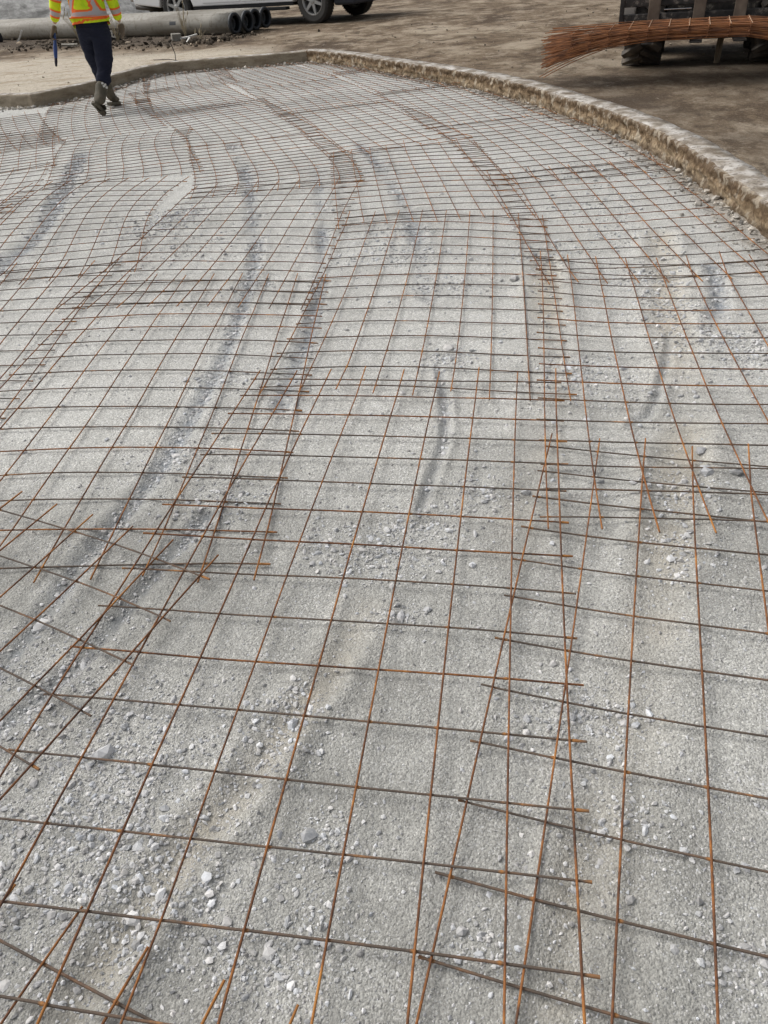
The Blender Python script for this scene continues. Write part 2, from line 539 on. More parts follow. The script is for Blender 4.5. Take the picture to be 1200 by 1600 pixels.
M['hat'] = plain('hard_hat', (0.7, 0.7, 0.68), 0.35)
M['blue'] = plain('blue_grip', (0.02, 0.055, 0.20), 0.5)
M['toolm'] = plain('dark_tool_steel', (0.03, 0.025, 0.035), 0.5, 0.4)
# hi-vis jacket: lime cloth, orange tape with a grey reflective centre; 'u' = distance from a tape's middle line (m)
n = NT('hi_vis_jacket')
f = n.noise(9, detail=5, dist=0.8)
lime = n.mix(n.ramp(f, [(0.35, 0.0), (0.65, 1.0)]), (0.50, 0.72, 0.0), (0.80, 0.88, 0.01))
t_ = n.attr('tape')
isor = n.math('LESS_THAN', t_, 0.041)
isgr = n.math('LESS_THAN', t_, 0.022)
c = n.mix(isor, lime, (0.90, 0.16, 0.02))
c = n.mix(isgr, c, (0.46, 0.42, 0.41))
M['hivis'] = n.fin(c, 0.75, 0, n.bump(f, 0.8, 0.03))

# ================================================================== GROUND
KERB_R = [(-0.60, 13.62), (0.02, 12.68), (0.38, 11.86), (0.78, 11.05), (1.12, 10.34), (1.56, 9.25), (1.82, 8.40), (1.98, 7.60), (2.11, 7.05),
          (2.18, 6.60), (2.23, 6.15), (2.25, 5.80), (2.25, 5.45), (2.235, 5.03), (2.21, 4.70), (2.18, 4.25), (2.15, 3.90), (2.12, 3.20), (2.11, 2.4), (2.12, 1.0), (2.14, -1.0), (2.15, -4.0)]
KERB_L = [(-10.0, 13.6), (-7.0, 12.5), (-5.4, 11.75), (-4.62, 11.42), (-4.10, 11.18), (-3.97, 11.33), (-3.50, 11.97), (-3.35, 12.62), (-3.06, 13.35), (-2.75, 13.66),
          (-1.95, 13.66), (-1.25, 13.57), (-0.48, 13.60)]
PAD = [tuple(p) for p in smooth_line(KERB_L, 0.3)] + [tuple(p) for p in smooth_line(KERB_R, 0.15)] + [(-10.0, -4.0)]
YARD_Z = 0.138

RUTS = [
    # line, half-width of the groove, depth, ridge height
    ([(-0.61, 4.58), (-0.6, 3.66), (-0.63, 3.0), (-0.68, 2.56), (-0.73, 2.21), (-0.81, 1.92), (-0.89, 1.69), (-0.94, 1.44), (-1.02, 1.2), (-1.1, 0.9)], .026, .012, .006),
    ([(-2.55, 7.8), (-2.39, 6.86), (-2.26, 6.11), (-2.11, 5.12), (-2.15, 4.51), (-2.2, 3.9)], .05, .018, .01),
    ([(0.05, 7.2), (0.22, 6.05), (0.32, 4.84), (0.31, 4.1), (0.3, 3.45)], .036, .014, .008),
    ([(0.27, 2.75), (0.27, 2.65), (0.26, 2.4), (0.23, 2.18), (0.15, 1.92), (0.11, 1.8)], .014, .010, .006),
    ([(1.72, 3.6), (1.66, 3.39), (1.55, 3.08), (1.48, 2.97)], .03, .014, .008),
    ([(1.24, 2.85), (1.2, 2.73), (1.07, 2.45), (0.95, 2.23), (0.87, 2.18)], .014, .010, .006),
    ([(1.63, 4.08), (1.34, 3.14), (1.21, 2.65), (1.04, 2.17), (0.9, 1.81), (0.77, 1.55), (0.66, 1.29), (0.51, 1.03), (0.39, 0.74), (0.3, .5)], .05, .004, .012),
    ([(0.96, 3.94), (0.72, 2.74), (0.57, 2.13), (0.42, 1.78), (0.35, 1.58)], .05, .004, .011),
    ([(-0.07, 1.4), (-0.18, 1.16), (-0.27, 1.03), (-0.34, 0.91), (-0.43, 0.8), (-0.49, 0.7), (-0.57, 0.56), (-.66, .4)], .03, .004, .009),
    ([(-0.55, 1.85), (-0.64, 1.66), (-0.72, 1.46), (-0.79, 1.29), (-0.88, 1.16), (-1.0, 1.02)], .024, .012, .007),
    ([(-1.1, 7.6), (-0.91, 6.67), (-0.73, 5.46), (-0.61, 4.34)], .035, .012, .006),
    ([(-0.3, 6.4), (-0.26, 5.47), (-0.22, 4.24), (-0.25, 3.34), (-0.3, 2.94), (-.36, 2.5)], .028, .012, .006),
    ([(0.36, 0.81), (0.28, 0.63), (0.2, 0.44), (.12, .2)], .03, .006, .008),
]
SANDY = [6, 8, 12, 7]
RUTS = [(smooth_line(l, 0.12), a, b, c) for l, a, b, c in RUTS]

def swell(x, y):
    return 0.022 * fbm(x / 2.6 + 3.1, y / 2.6, 5, 2)

def ground_h(x, y, micro=True):
    x = np.asarray(x, float); y = np.asarray(y, float)
    h = swell(x, y)
    wob = 0.010 * fbm(x * 4.0, y * 4.0, 21, 2)
    rut = np.zeros_like(h); sand = np.zeros_like(h)
    for i, (l, hw, dp, rg) in enumerate(RUTS):
        x0, x1 = l[:, 0].min() - .5, l[:, 0].max() + .5
        y0, y1 = l[:, 1].min() - .5, l[:, 1].max() + .5
        m_ = (x > x0) & (x < x1) & (y > y0) & (y < y1)
        if not m_.any():
            continue
        d = seg_dist(x[m_], y[m_], l) + wob[m_] * (hw / .045)
        brk = np.clip(0.75 + 1.6 * fbm(x[m_] * 2.2, y[m_] * 2.2, 40 + i, 2), 0.85 if i in (0, 1, 3, 5, 9) else 0.2, 1.3)
        h[m_] += brk * (-dp * np.exp(-(d / hw) ** 2) + rg * np.exp(-((np.abs(d) - 2.1 * hw) / (0.9 * hw)) ** 2))
        g = np.exp(-(d / (1.25 * hw)) ** 2) * np.clip(brk, 0, 1)
        if i in SANDY:
            sand[m_] = np.maximum(sand[m_], np.exp(-(d / (1.6 * hw)) ** 2) * np.clip(brk, 0, 1) * .75)
        else:
            rut[m_] = np.maximum(rut[m_], g * (1.0 if hw > .02 else .5))
    if micro:
        h = h + 0.005 * fbm(x * 4, y * 4, 60, 2) + 0.0026 * fbm(x * 25, y * 25, 61, 2) + 0.0018 * fbm(x * 85, y * 85, 62, 2)
    # fines heaped against the foot of the kerb
    return h, rut, sand

KERB_ALL = np.concatenate([smooth_line(KERB_L, .3), smooth_line(KERB_R, .3)])

# the gravel bed, finer towards the camera
NU, NV = 600, 520
t = np.linspace(-1, 1, NU)
u = 0.78 * t + 1.1 * t ** 3
q = np.exp(np.linspace(math.log(0.55), math.log(15.6), NV))
U, Q = np.meshgrid(u, q)
X = (U * Q).ravel(); Y = (Q - 0.75).ravel() 
keep = None
H_, RUT, SAND = ground_h(X, Y)
dk = np.full(X.shape, 9.0)
nearm = (X > 0.6) | (Y > 9.5)
dk[nearm] = seg_dist(X[nearm], Y[nearm], KERB_ALL)
H_ = H_ - 0.016 * np.exp(-(dk / 0.16) ** 2) + 0.016 * np.exp(-(dk / 0.10) ** 2) * np.clip(fbm(X * 5, Y * 5, 77, 2) * 2, -.3, 1)
DIRT = np.exp(-(dk / 0.13) ** 2) * np.clip(.9 + 1.2 * fbm(X * 2, Y * 2, 79, 2), 0, 1)
H_ = np.where(X > 2.6, np.minimum(H_, -0.02), H_)
idx = np.arange(NU * NV).reshape(NV, NU)
Fq = np.stack([idx[:-1, :-1].ravel(), idx[:-1, 1:].ravel(), idx[1:, 1:].ravel(), idx[1:, :-1].ravel()], 1)
me = raw_mesh('gravel_ground', np.stack([X, Y, H_], 1), Fq)
NEAR_SHADE = np.clip((2.3 - Y + 1.5 * fbm(X * 1.1, Y * 1.1, 70, 3)) / 2.0, 0, 1)  # painted darkening of the bed towards the camera, with a noisy edge
for nm, arr in (('rut', RUT), ('sand', SAND), ('near_shade', NEAR_SHADE), ('dirt', DIRT)):
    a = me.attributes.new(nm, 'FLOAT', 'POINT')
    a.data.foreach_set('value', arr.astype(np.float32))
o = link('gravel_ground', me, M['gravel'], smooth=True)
tag(o, kind='structure')

# base ground sheet reaching the horizon, under everything
bm = bmesh.new()
for c in ((-400, -60), (400, -60), (400, 500), (-400, 500)):
    bm.verts.new((*c, -0.16))
bm.faces.new(bm.verts[:])
tag(frombm('ground', bm, M['yard']), kind='structure')

# the yard round the excavated bed: a constrained triangulation with the bed cut out of it
def offset_line(L, d):
    L = np.asarray(L, float)
    T = np.gradient(L, axis=0)
    T /= np.linalg.norm(T, axis=1)[:, None]
    N = np.stack([-T[:, 1], T[:, 0]], 1)
    return L + d * N
kl = smooth_line(KERB_L, 0.3)
kr = smooth_line(KERB_R, 0.2)
inner = np.concatenate([offset_line(kl, 0.10)[:-1], [(-0.58, 13.74)], offset_line(kr, 0.10)[1:], [(-10.1, -4.0)]])
pts = []
for yy in np.arange(-4, 34, 0.33):
    for xx in np.arange(-14, 14, 0.33):
        if yy > 8 or xx > 1.5:
            pts.append((xx + rnd.uniform(-.1, .1), yy + rnd.uniform(-.1, .1)))
for yy in list(range(36, 140, 6)):
    for xx in range(-80, 81, 6):
        pts.append((xx, yy))
for yy in range(0, 36, 4):
    for xx in (-60, -40, -25, -18, 18, 25, 40, 60):
        pts.append((xx, yy))
pa = np.array(pts)
okp = ~inside(pa[:, 0], pa[:, 1], [tuple(p) for p in inner]) & (seg_dist(pa[:, 0], pa[:, 1], inner) > 0.05)
pa = pa[okp]
rim = [(-90, -4.2), (90, -4.2), (90, 145), (-90, 145)]
ni = len(inner)
verts2 = [Vector(p) for p in inner] + [Vector(p) for p in rim] + [Vector(p) for p in pa]
edges2 = [(i, (i + 1) % ni) for i in range(ni)] + [(ni + i, ni + (i + 1) % 4) for i in range(4)]
vo, eo, fo, *_ = delaunay_2d_cdt(verts2, edges2, [], 0, 1e-5)
VV = np.array([(v.x, v.y) for v in vo])
FF = np.array([f for f in fo if len(f) == 3])
cen = VV[FF].mean(1)
FF = FF[~inside(cen[:, 0], cen[:, 1], [tuple(p) for p in inner])]
x, y = VV[:, 0], VV[:, 1]
pdx, pdy = -0.84, 0.54                      # the pipes' direction
pd = (x + 2.08) * pdy * -1 * -1 * 0 + ((x + 2.08) * 0.54 + (y - 17.41) * 0.84)   # distance behind the front pipe's foot
along = (x + 2.08) * pdx + (y - 17.41) * pdy
mudm = np.clip(1.7 * np.exp(-((pd + 0.72) / 0.78) ** 2), 0, 1) * np.clip((along + 0.9) / 1.5, 0, 1)
edge = seg_dist(x, y, inner)
flat = np.clip(edge / 0.5, 0, 1)
zz = YARD_Z + flat * (0.02 * fbm(x / 1.7, y / 1.7, 9, 3) + 0.016 * fbm(x * 1.5, y * 1.5, 12, 2)) + 0.09 * mudm * np.clip(0.5 + fbm(x * 1.2, y * 1.2, 33, 3), 0, 1.2)
sandm = np.clip((15.9 - 0.35 * (x + 3.5) - y) / 0.8, 0, 1) * np.clip((-0.9 - x) / 0.6, 0, 1) * np.clip((y + x * 0 - 9) / 1, 0, 1)
darkm = np.exp(-(((x - 4.2) / 1.7) ** 2 + ((y - 8.3) / 1.9) ** 2))  # darker patch round the front of the loader
darkm = np.maximum(darkm, 0.7 * np.exp(-((edge - 0.35) / 0.25) ** 2) * (x > 0.5) * (y < 9))
darkm = np.maximum(darkm, 0.8 * np.exp(-(((x + 1.8) / 2.6) ** 2 + ((y - 20.8) / 0.9) ** 2)))  # darker patch below the pickup
me = raw_mesh('yard_ground', np.stack([x, y, zz], 1), FF)
for nm, arr in (('mud', mudm), ('sand', sandm), ('yard_dark', darkm)):
    a = me.attributes.new(nm, 'FLOAT', 'POINT')
    a.data.foreach_set('value', np.clip(arr, 0, 1).astype(np.float32))
tag(link('yard_ground', me, M['yard'], smooth=True), kind='structure')

# ================================================================== KERBS
def kerb(name, line, top_z, width, face_rough, label, mats, seed, step=0.03, straight=False):
    if straight:
        L = []
        for a_, b_ in zip(line[:-1], line[1:]):
            a_, b_ = np.array(a_), np.array(b_)
            n_ = max(2, int(np.linalg.norm(b_ - a_) / step))
            L += [a_ + (b_ - a_) * k / n_ for k in range(n_)]
        L = np.array(L + [np.array(line[-1])])
    else:
        L = smooth_line(line, step)
    T = np.gradient(L, axis=0)
    T /= np.linalg.norm(T, axis=1)[:, None]
    N = np.stack([-T[:, 1], T[:, 0]], 1)          # outward (left of travel)
    s = np.concatenate([[0], np.cumsum(np.linalg.norm(np.diff(L, axis=0), axis=1))])
    zs = [-0.08, -0.02, 0.0, 0.015, 0.03, 0.045, 0.06, 0.075, 0.09, 0.105, 0.12, top_z - 0.012]
    prof = []
    for z_ in zs:
        b = face_rough * (fbm(s * 9, np.full_like(s, z_ * 26), seed, 3)) + 0.4 * face_rough * fbm(s * 38, np.full_like(s, z_ * 60), seed + 7, 2)
        lip = 0.014 * (z_ > 0.045) * (0.4 + fbm(s * 2.2, s * 0, seed + 3, 2)) if face_rough > .015 else 0
        prof.append((b - lip, np.full_like(s, z_)))
    for d_ in (0.010, 0.035, 0.07, 0.11, width - 0.01):
        zt = top_z + 0.0035 * fbm(s * 6, np.full_like(s, d_ * 30), seed + 9, 3) - (0.006 if d_ < 0.02 else 0)
        prof.append((d_ + 0.008 * fbm(s * 14, np.full_like(s, d_ * 9), seed + 11, 2) * (d_ < 0.02) + (0.02 * fbm(s * 4, s * 0, seed + 13, 3) if d_ > width - 0.02 else 0), zt))
    prof.append((np.full_like(s, width + 0.015), np.full_like(s, 0.08)))
    rows = [np.concatenate([L + d_[:, None] * N, z_[:, None]], 1) for d_, z_ in prof]
    V = np.concatenate(rows)
    n_ = len(L)
    F = []
    mi = []
    for k in range(len(rows) - 1):
        for i in range(n_ - 1):
            F.append((k * n_ + i, (k + 1) * n_ + i, (k + 1) * n_ + i + 1, k * n_ + i + 1))
            mi.append(0 if k < len(zs) else 1)
    me_ = raw_mesh(name, V, F)
    o_ = link(name, me_, mats)
    me_.polygons.foreach_set('material_index', np.array(mi, np.int32))
    tag(o_, label, 'kerb')
    return o_
kerb('concrete_kerb', KERB_R, 0.156, 0.19, 0.026, 'long curving concrete kerb with brown mud stains along the right of the gravel bed', [M['kerb'], M['kerbtop']], 100)
kerb('slab_edge', KERB_L, 0.146, 0.14, 0.012, 'grey-brown concrete slab edge with sandy top at the far left of the bed', [M['slabedge'], M['kerbtop']], 200, straight=True)

# ================================================================== WIRE MESH SHEETS
# position of grid point (column c, row r) on the ground, in metres: polynomials in u=(c-4)/4, v=(r-7.5)/7.5
SHEETS = {
    'S1': ([-0.1107, 0.5798, -0.2227, 0.0074, -0.0114, -0.0006, -0.0098, 0.0027, 0.0019],
           [1.568, -0.1218, -1.0899, -0.0007, -0.0023, -0.027, 0.0059, 0.0033, 0.0137]),
    'R1': ([0.749, 0.5612, -0.3764, 0.0002, 0.003, 0.0037, -0.0025, 0.0008, 0.0062],
           [0.8333, -0.1805, -1.0526, -0.0054, 0.0119, -0.0043, 0.0009, -0.0108, 0.0166]),
    'R2': ([1.2339, 0.5586, -0.2012, 0.0117, 0.0119, 0.0248, -0.0137, 0.015, 0.0034],
           [2.5583, -0.1277, -1.0004, 0.0132, 0.0324, 0.0412, -0.0484, -0.0031, -0.0151]),
    'LA': ([-0.9019, 0.6278, -0.087, 0.013, -0.0037, -0.0011, -0.0066, 0.0024, -0.0019],
           [2.8285, -0.1113, -1.1244, 0.03, -0.0383, -0.0108, 0.01, 0.0302, -0.0163]),
    'LB': ([-1.5783, 0.5525, -0.4926, -0.0258, -0.0121, -0.0143, -0.0032, -0.0155, -0.0318],
           [0.8568, -0.3032, -0.9607, 0.0079, -0.0206, 0.0266, -0.0005, -0.0023, -0.0342]),
    'SB': ([-0.693, 0.5624, -0.3942, 0.0166, 0.0019, 0.0314, 0.0068, -0.0041, -0.0291],
           [-0.6932, -0.2134, -1.045, 0.015, 0.0118, 0.0192, -0.0033, -0.0194, -0.0259]),
    'S2': ([0.3609, 0.569, -0.1856, -0.0004, -0.0163, -0.0141, 0.0069, 0.0033, -0.0042],
           [3.6955, -0.1231, -1.0917, 0.0236, -0.0456, -0.0331, 0.0257, -0.0218, -0.0091]),
    'R3': ([1.4924, 0.5793, -0.0587, -0.0223, 0.0024, -0.0043, -0.0009, -0.0026, 0.0054],
           [4.5613, -0.0193, -1.1076, -0.0585, 0.0198, -0.0063, 0.0149, 0.0052, -0.0016]),
    'S3': ([0.4429, 0.5908, 0.0219, 0.0005, -0.007, -0.0005, -0.0008, -0.0094, -0.0028],
           [5.7494, -0.0674, -0.9948, -0.0121, -0.054, -0.0172, -0.0001, 0.0225, -0.0421]),
    'M2': ([-0.7364, 0.5929, -0.1541, 0.0047, -0.0056, -0.0097, -0.0028, 0.0213, -0.0119],
           [4.7515, -0.1495, -1.1074, -0.0245, -0.0345, 0.0107, 0.0042, 0.0245, -0.0034]),
    'N1': ([-1.9918, 0.564, -0.0126, -0.0083, -0.0145, -0.0651, 0.0073, 0.0574, -0.0209],
           [3.2244, -0.054, -1.1453, -0.0474, -0.0249, 0.0102, 0.0325, 0.0127, -0.0158]),
    'N2': ([-2.0042, 0.5882, 0.1112, -0.0138, 0.003, 0.0683, 0.0, 0.0514, -0.0657],
           [5.3166, -0.0324, -1.1031, 0.07, -0.0248, -0.0049, 0.0288, -0.0381, -0.0076]),
    'N3': ([-2.0997, 0.5997, 0.2506, -0.0101, 0.0013, 0.0366, 0.001, 0.0164, -0.0476],
           [7.5108, 0.0727, -0.9736, 0.0316, -0.0169, 0.0044, 0.0032, -0.0207, -0.0389]),
    'M3': ([-0.6773, 0.6074, 0.1876, 0.0148, -0.0093, -0.0466, 0.0012, -0.0149, -0.0254],
           [6.663, 0.0773, -0.8891, -0.0314, 0.0058, -0.0059, -0.0034, -0.0138, -0.0551]),
    'R4': ([1.4639, 0.6098, 0.0854, -0.0008, 0.0037, -0.0285, 0.0017, -0.0153, 0.0099],
           [6.5054, 0.0623, -1.0975, -0.0301, -0.0038, -0.0028, -0.0071, 0.0038, -0.0072]),
    'P1': ([-1.2369, 0.5704, 0.3978, -0.0045, -0.0105, -0.0104, -0.0206, 0.0208, -0.0241],
           [8.7801, 0.1601, -1.1391, -0.0111, 0.0256, -0.0032, 0.0445, -0.0098, 0.0053]),
    'Q1': ([0.1477, 0.5916, 0.2618, -0.0027, 0.0017, -0.0063, 0.0015, -0.0038, 0.0046],
           [7.9328, 0.1432, -1.1244, -0.0022, -0.0011, -0.0017, 0.0003, 0.001, 0.0039]),
    'O3': ([-3.5754, 0.5856, 0.3242, -0.0066, 0.0029, 0.0176, 0.0004, 0.0043, -0.0014],
           [8.1448, 0.1735, -1.052, 0.0178, -0.0037, 0.0053, -0.0085, -0.0011, -0.009]),
    'O2': ([-3.119, 0.6076, 0.0437, 0.0188, -0.0049, -0.1332, 0.0068, -0.0234, 0.0137],
           [5.871, -0.0116, -1.2767, -0.144, 0.0033, 0.0535, -0.0117, 0.0822, 0.0305]),
    'P2': ([-2.02, 0.5764, 0.3721, 0.0, 0.0, 0.0284, 0.0, 0.0, 0.0],
           [10.75, 0.1985, -1.0807, 0.0, 0.0, 0.0098, 0.0, 0.0, 0.0]),
    'Q2': ([-0.42, 0.5888, 0.2958, 0.0, 0.0, -0.029, 0.0, 0.0, 0.0],
           [10.1, 0.1578, -1.1041, 0.0, 0.0, -0.0078, 0.0, 0.0, 0.0]),
    'Q3': ([-1.12, 0.5728, 0.3909, 0.0, 0.0, 0.0188, 0.0, 0.0, 0.0],
           [12.2, 0.2085, -1.0741, 0.0, 0.0, 0.0068, 0.0, 0.0, 0.0]),
    'R5': ([1.14, 0.6021, 0.1788, 0.0, 0.0, -0.0296, 0.0, 0.0, 0.0],
           [8.72, 0.0954, -1.1289, 0.0, 0.0, -0.0047, 0.0, 0.0, 0.0]),
    'R6': ([0.72, 0.5915, 0.2765, 0.0, 0.0, -0.0194, 0.0, 0.0, 0.0],
           [10.85, 0.1475, -1.109, 0.0, 0.0, -0.0048, 0.0, 0.0, 0.0]),
    'R7': ([0.06, 0.583, 0.3342, 0.0, 0.0, 0.0, 0.0, 0.0, 0.0],
           [12.9, 0.1782, -1.0931, 0.0, 0.0, 0.0, 0.0, 0.0, 0.0]),
    'N4': ([-2.85, 0.586, 0.3151, 0.0, 0.0, 0.0288, 0.0, 0.0, 0.0],
           [9.62, 0.168, -1.0987, 0.0, 0.0, 0.0083, 0.0, 0.0, 0.0]),
    'N5': ([-3.35, 0.5984, 0.2181, 0.0, 0.0, 0.0196, 0.0, 0.0, 0.0],
           [11.75, 0.1163, -1.122, 0.0, 0.0, 0.0038, 0.0, 0.0, 0.0]),
    'P3': ([-2.35, 0.5963, 0.2376, 0.0, 0.0, 0.0, 0.0, 0.0, 0.0],
           [12.75, 0.1267, -1.118, 0.0, 0.0, 0.0, 0.0, 0.0, 0.0]),
    'O4': ([-3.95, 0.5569, 0.4649, 0.0, 0.0, 0.0274, 0.0, 0.0, 0.0],
           [9.2, 0.2479, -1.0442, 0.0, 0.0, 0.0122, 0.0, 0.0, 0.0]),
    'O1': ([-3.25, 0.6088, -0.0598, 0.0, 0.0, 0.02, 0.0, 0.0, 0.0],
           [4.75, -0.0319, -1.1414, 0.0, 0.0, -0.001, 0.0, 0.0, 0.0]),
}
LABELS = {
    'S1': 'rusty wire mesh sheet lying flat in the middle foreground, nearest full sheet to the camera',
    'R1': 'rusty wire mesh sheet in the bottom right corner, tilted against its neighbours',
    'R2': 'rusty wire mesh sheet at the right, spreading fanwise just in front of the kerbside sheet',
    'LA': 'rusty wire mesh sheet at the left between the dark rut and the left border',
    'LB': 'rusty wire mesh sheet lying askew in the lower left corner, its wire ends poking up',
    'SB': 'rusty wire mesh sheet whose wire tips just enter the bottom left corner',
    'S2': 'rusty wire mesh sheet in the centre, directly beyond the middle foreground sheet',
    'R3': 'rusty wire mesh sheet touching the kerb foot where the kerb leaves the right border',
    'S3': 'rusty wire mesh sheet, third away from the camera in the middle lane',
    'M2': 'rusty wire mesh sheet left of centre with a bent corner wire at its far end',
    'N1': 'rusty wire mesh sheet cut by the left border, halfway up the photo',
    'N2': 'rusty wire mesh sheet at the left crossed by a stony tyre rut',
    'N3': 'rusty wire mesh sheet just in front of the worker\'s feet',
    'M3': 'rusty wire mesh sheet left of centre, right of the sheet before the worker\'s feet',
    'R4': 'rusty wire mesh sheet along the kerb, second from the right border',
    'P1': 'rusty wire mesh sheet turned leftwards, to the right of the worker\'s boots',
    'Q1': 'rusty wire mesh sheet in the far middle, turned leftwards beside the kerbside lane',
    'O3': 'rusty wire mesh sheet at the left border just below the patch of bare gravel',
    'O2': 'rusty wire mesh sheet at the left border where the stony ruts begin',
    'P2': 'rusty wire mesh sheet beyond the worker\'s right boot, towards the slab edge',
    'Q2': 'rusty wire mesh sheet in the far lane before the inner kerb corner',
    'Q3': 'rusty wire mesh sheet ending below the dark middle stretch of the slab edge',
    'R5': 'rusty wire mesh sheet along the kerb, third from the right border',
    'R6': 'rusty wire mesh sheet along the kerb, fourth from the right border',
    'R7': 'rusty wire mesh sheet pushed into the far kerb corner',
    'N4': 'rusty wire mesh sheet right under the worker\'s boots',
    'N5': 'rusty wire mesh sheet behind the worker\'s legs at the slab edge',
    'P3': 'rusty wire mesh sheet at the far left, below the earthy notch of the slab edge',
    'O4': 'rusty wire mesh sheet edging the patch of bare gravel at the left border',
    'O1': 'rusty wire mesh sheet barely entering at the left border, above the stony rut',
}
def bas(c, r):
    u_ = (np.asarray(c, float) - 4) / 4; v_ = (np.asarray(r, float) - 7.5) / 7.5
    u_, v_ = np.broadcast_arrays(u_, v_)
    return np.stack([u_ ** 0, u_, v_, u_ * v_, u_ ** 2, v_ ** 2, u_ ** 2 * v_, u_ * v_ ** 2, v_ ** 3], -1)
LIFT = {'S1': .016, 'R1': .012, 'R2': .016, 'LA': .007, 'LB': .024, 'SB': .006, 'S2': .006, 'R3': .006, 'S3': .016, 'M2': .015}
PADA = [tuple(p) for p in np.concatenate([smooth_line(KERB_L, .3), smooth_line(KERB_R, .2)])] + [(-10, -4)]
def clip_run(P):
    ok = inside(P[:, 0], P[:, 1], PADA) & (seg_dist(P[:, 0], P[:, 1], KERB_ALL) > 0.035)
    if ok.all():
        return P
    best, cur, runs = None, [], []
    for k, f_ in enumerate(ok):
        if f_:
            cur.append(k)
        elif cur:
            runs.append(cur); cur = []
    if cur: runs.append(cur)
    if not runs: return None
    b = max(runs, key=len)
    return P[b] if len(b) > 3 else None
for si, (nm, pq) in enumerate(SHEETS.items()):
    A = np.array(pq)
    ctr = A[:, 0]
    root = thing('mesh_sheet', LABELS[nm], 'wire mesh', (float(ctr[0]), float(ctr[1]), 0), group='wire mesh sheets laid over the gravel bed')
    far = ctr[1] > 6.0
    lift = LIFT.get(nm, 0.006 + 0.009 * (si % 2))
    sr = random.Random(si * 13 + 5)
    jobs = []
    for c in range(9):
        a, b = -0.5 + sr.uniform(-.06, .06), 15.5 + sr.uniform(-.06, .06)
        cj = c + sr.uniform(-.035, .035) + (0.07 if (nm == 'S1' and c == 7) else 0)
        jobs.append(('L', np.full(41, cj), np.linspace(a, b, 41)))
    for r in range(16):
        a, b = -0.17 + sr.uniform(-.05, .05), 8.17 + sr.uniform(-.05, .05)
        rj = r + sr.uniform(-.03, .03)
        cs_ = np.concatenate([[a]] + [[k - .05, k, k + .05, k + .5] for k in range(8)] + [[7.95, 8.0, b]])
        jobs.append(('T', cs_, np.full(len(cs_), rj)))
    for kind, cc, rr in jobs:
        P = bas(cc, rr) @ A.T
        ph = sr.uniform(0, 6.28)
        bow = 0.006 * np.sin(np.linspace(0, math.pi, len(P)) * sr.choice((1, 1, 2)) + ph) * sr.uniform(-1, 1)
        dT = np.gradient(P, axis=0)
        dT /= np.linalg.norm(dT, axis=1)[:, None]
        P = P + bow[:, None] * np.stack([-dT[:, 1], dT[:, 0]], 1)
        z_ = swell(P[:, 0], P[:, 1]) + lift + 0.006 + 0.011 * fbm(P[:, 0] * 1.6, P[:, 1] * 1.6, 300 + si, 2)
        if kind == 'L':
            z_ = z_ + 0.0053
            # a sprung end or two
            if sr.random() < 0.35:
                z_[:5] += np.linspace(sr.uniform(0, .03), 0, 5)
            if sr.random() < 0.35:
                z_[-5:] += np.linspace(0, sr.uniform(0, .03), 5)
        P3 = np.concatenate([P, z_[:, None]], 1)
        wl_ = (np.abs(cc - np.round(cc)) < 1e-6) & (np.abs(cc - 4) < 4.01) if kind == 'T' else np.zeros(len(cc), bool)
        wl_ = wl_ * 1.0 * np.array([sr.choice((0, .3, 1, 1)) for _ in cc])
        if kind == 'L':
            wl_[:2] = sr.random(); wl_[-2:] = sr.random()
        else:
            wl_[0] = sr.random() * .8; wl_[-1] = sr.random() * .8
        P3 = clip_run(np.concatenate([P3, wl_[:, None]], 1))
        if P3 is None:
            continue
        P3[:, 0] -= ctr[0]; P3[:, 1] -= ctr[1]
        wl_ = P3[:, 3]; P3 = P3[:, :3].copy()
        rad = 0.0026 * sr.uniform(.92, 1.06) * (1 + (0.45 * wl_ if kind == 'T' else 0))
        ns_ = 5 if not far else 4
        v, f = tube_arrays(P3, rad, ns_)
        f = np.array(f, np.int32)
        quads = f[f[:, 2] != f[:, 3]]
        me = raw_mesh('wire', v, quads)
        me.polygons.foreach_set('use_smooth', np.ones(len(quads), bool))
        at_ = me.attributes.new('weld', 'FLOAT', 'POINT')
        at_.data.foreach_set('value', np.concatenate([np.repeat(wl_, ns_), [0, 0]]).astype(np.float32))
        wm = M['wire'] if (kind == 'L' or sr.random() < .15) else M['wire2']
        link('wire', me, wm, root)

# ================================================================== LOOSE STONES
ICO_V = []
ph_ = (1 + 5 ** .5) / 2
for a in (-1, 1):
    for b in (-ph_, ph_):
        ICO_V += [(0, a, b), (a, b, 0), (b, 0, a)]
ICO_V = np.array(ICO_V) / math.hypot(1, ph_)
bm = bmesh.new()
for v in ICO_V: bm.verts.new(v)
bmesh.ops.convex_hull(bm, input=bm.verts[:])
bm.verts.index_update()
ICO_F = np.array([[v.index for v in f.verts] for f in bm.faces])
bm.free()
OCT_V = np.array([(1, 0, 0), (-1, 0, 0), (0, 1, 0), (0, -1, 0), (0, 0, 1), (0, 0, -1)], float)
OCT_F = np.array([(0, 2, 4), (2, 1, 4), (1, 3, 4), (3, 0, 4), (2, 0, 5), (1, 2, 5), (3, 1, 5), (0, 3, 5)])

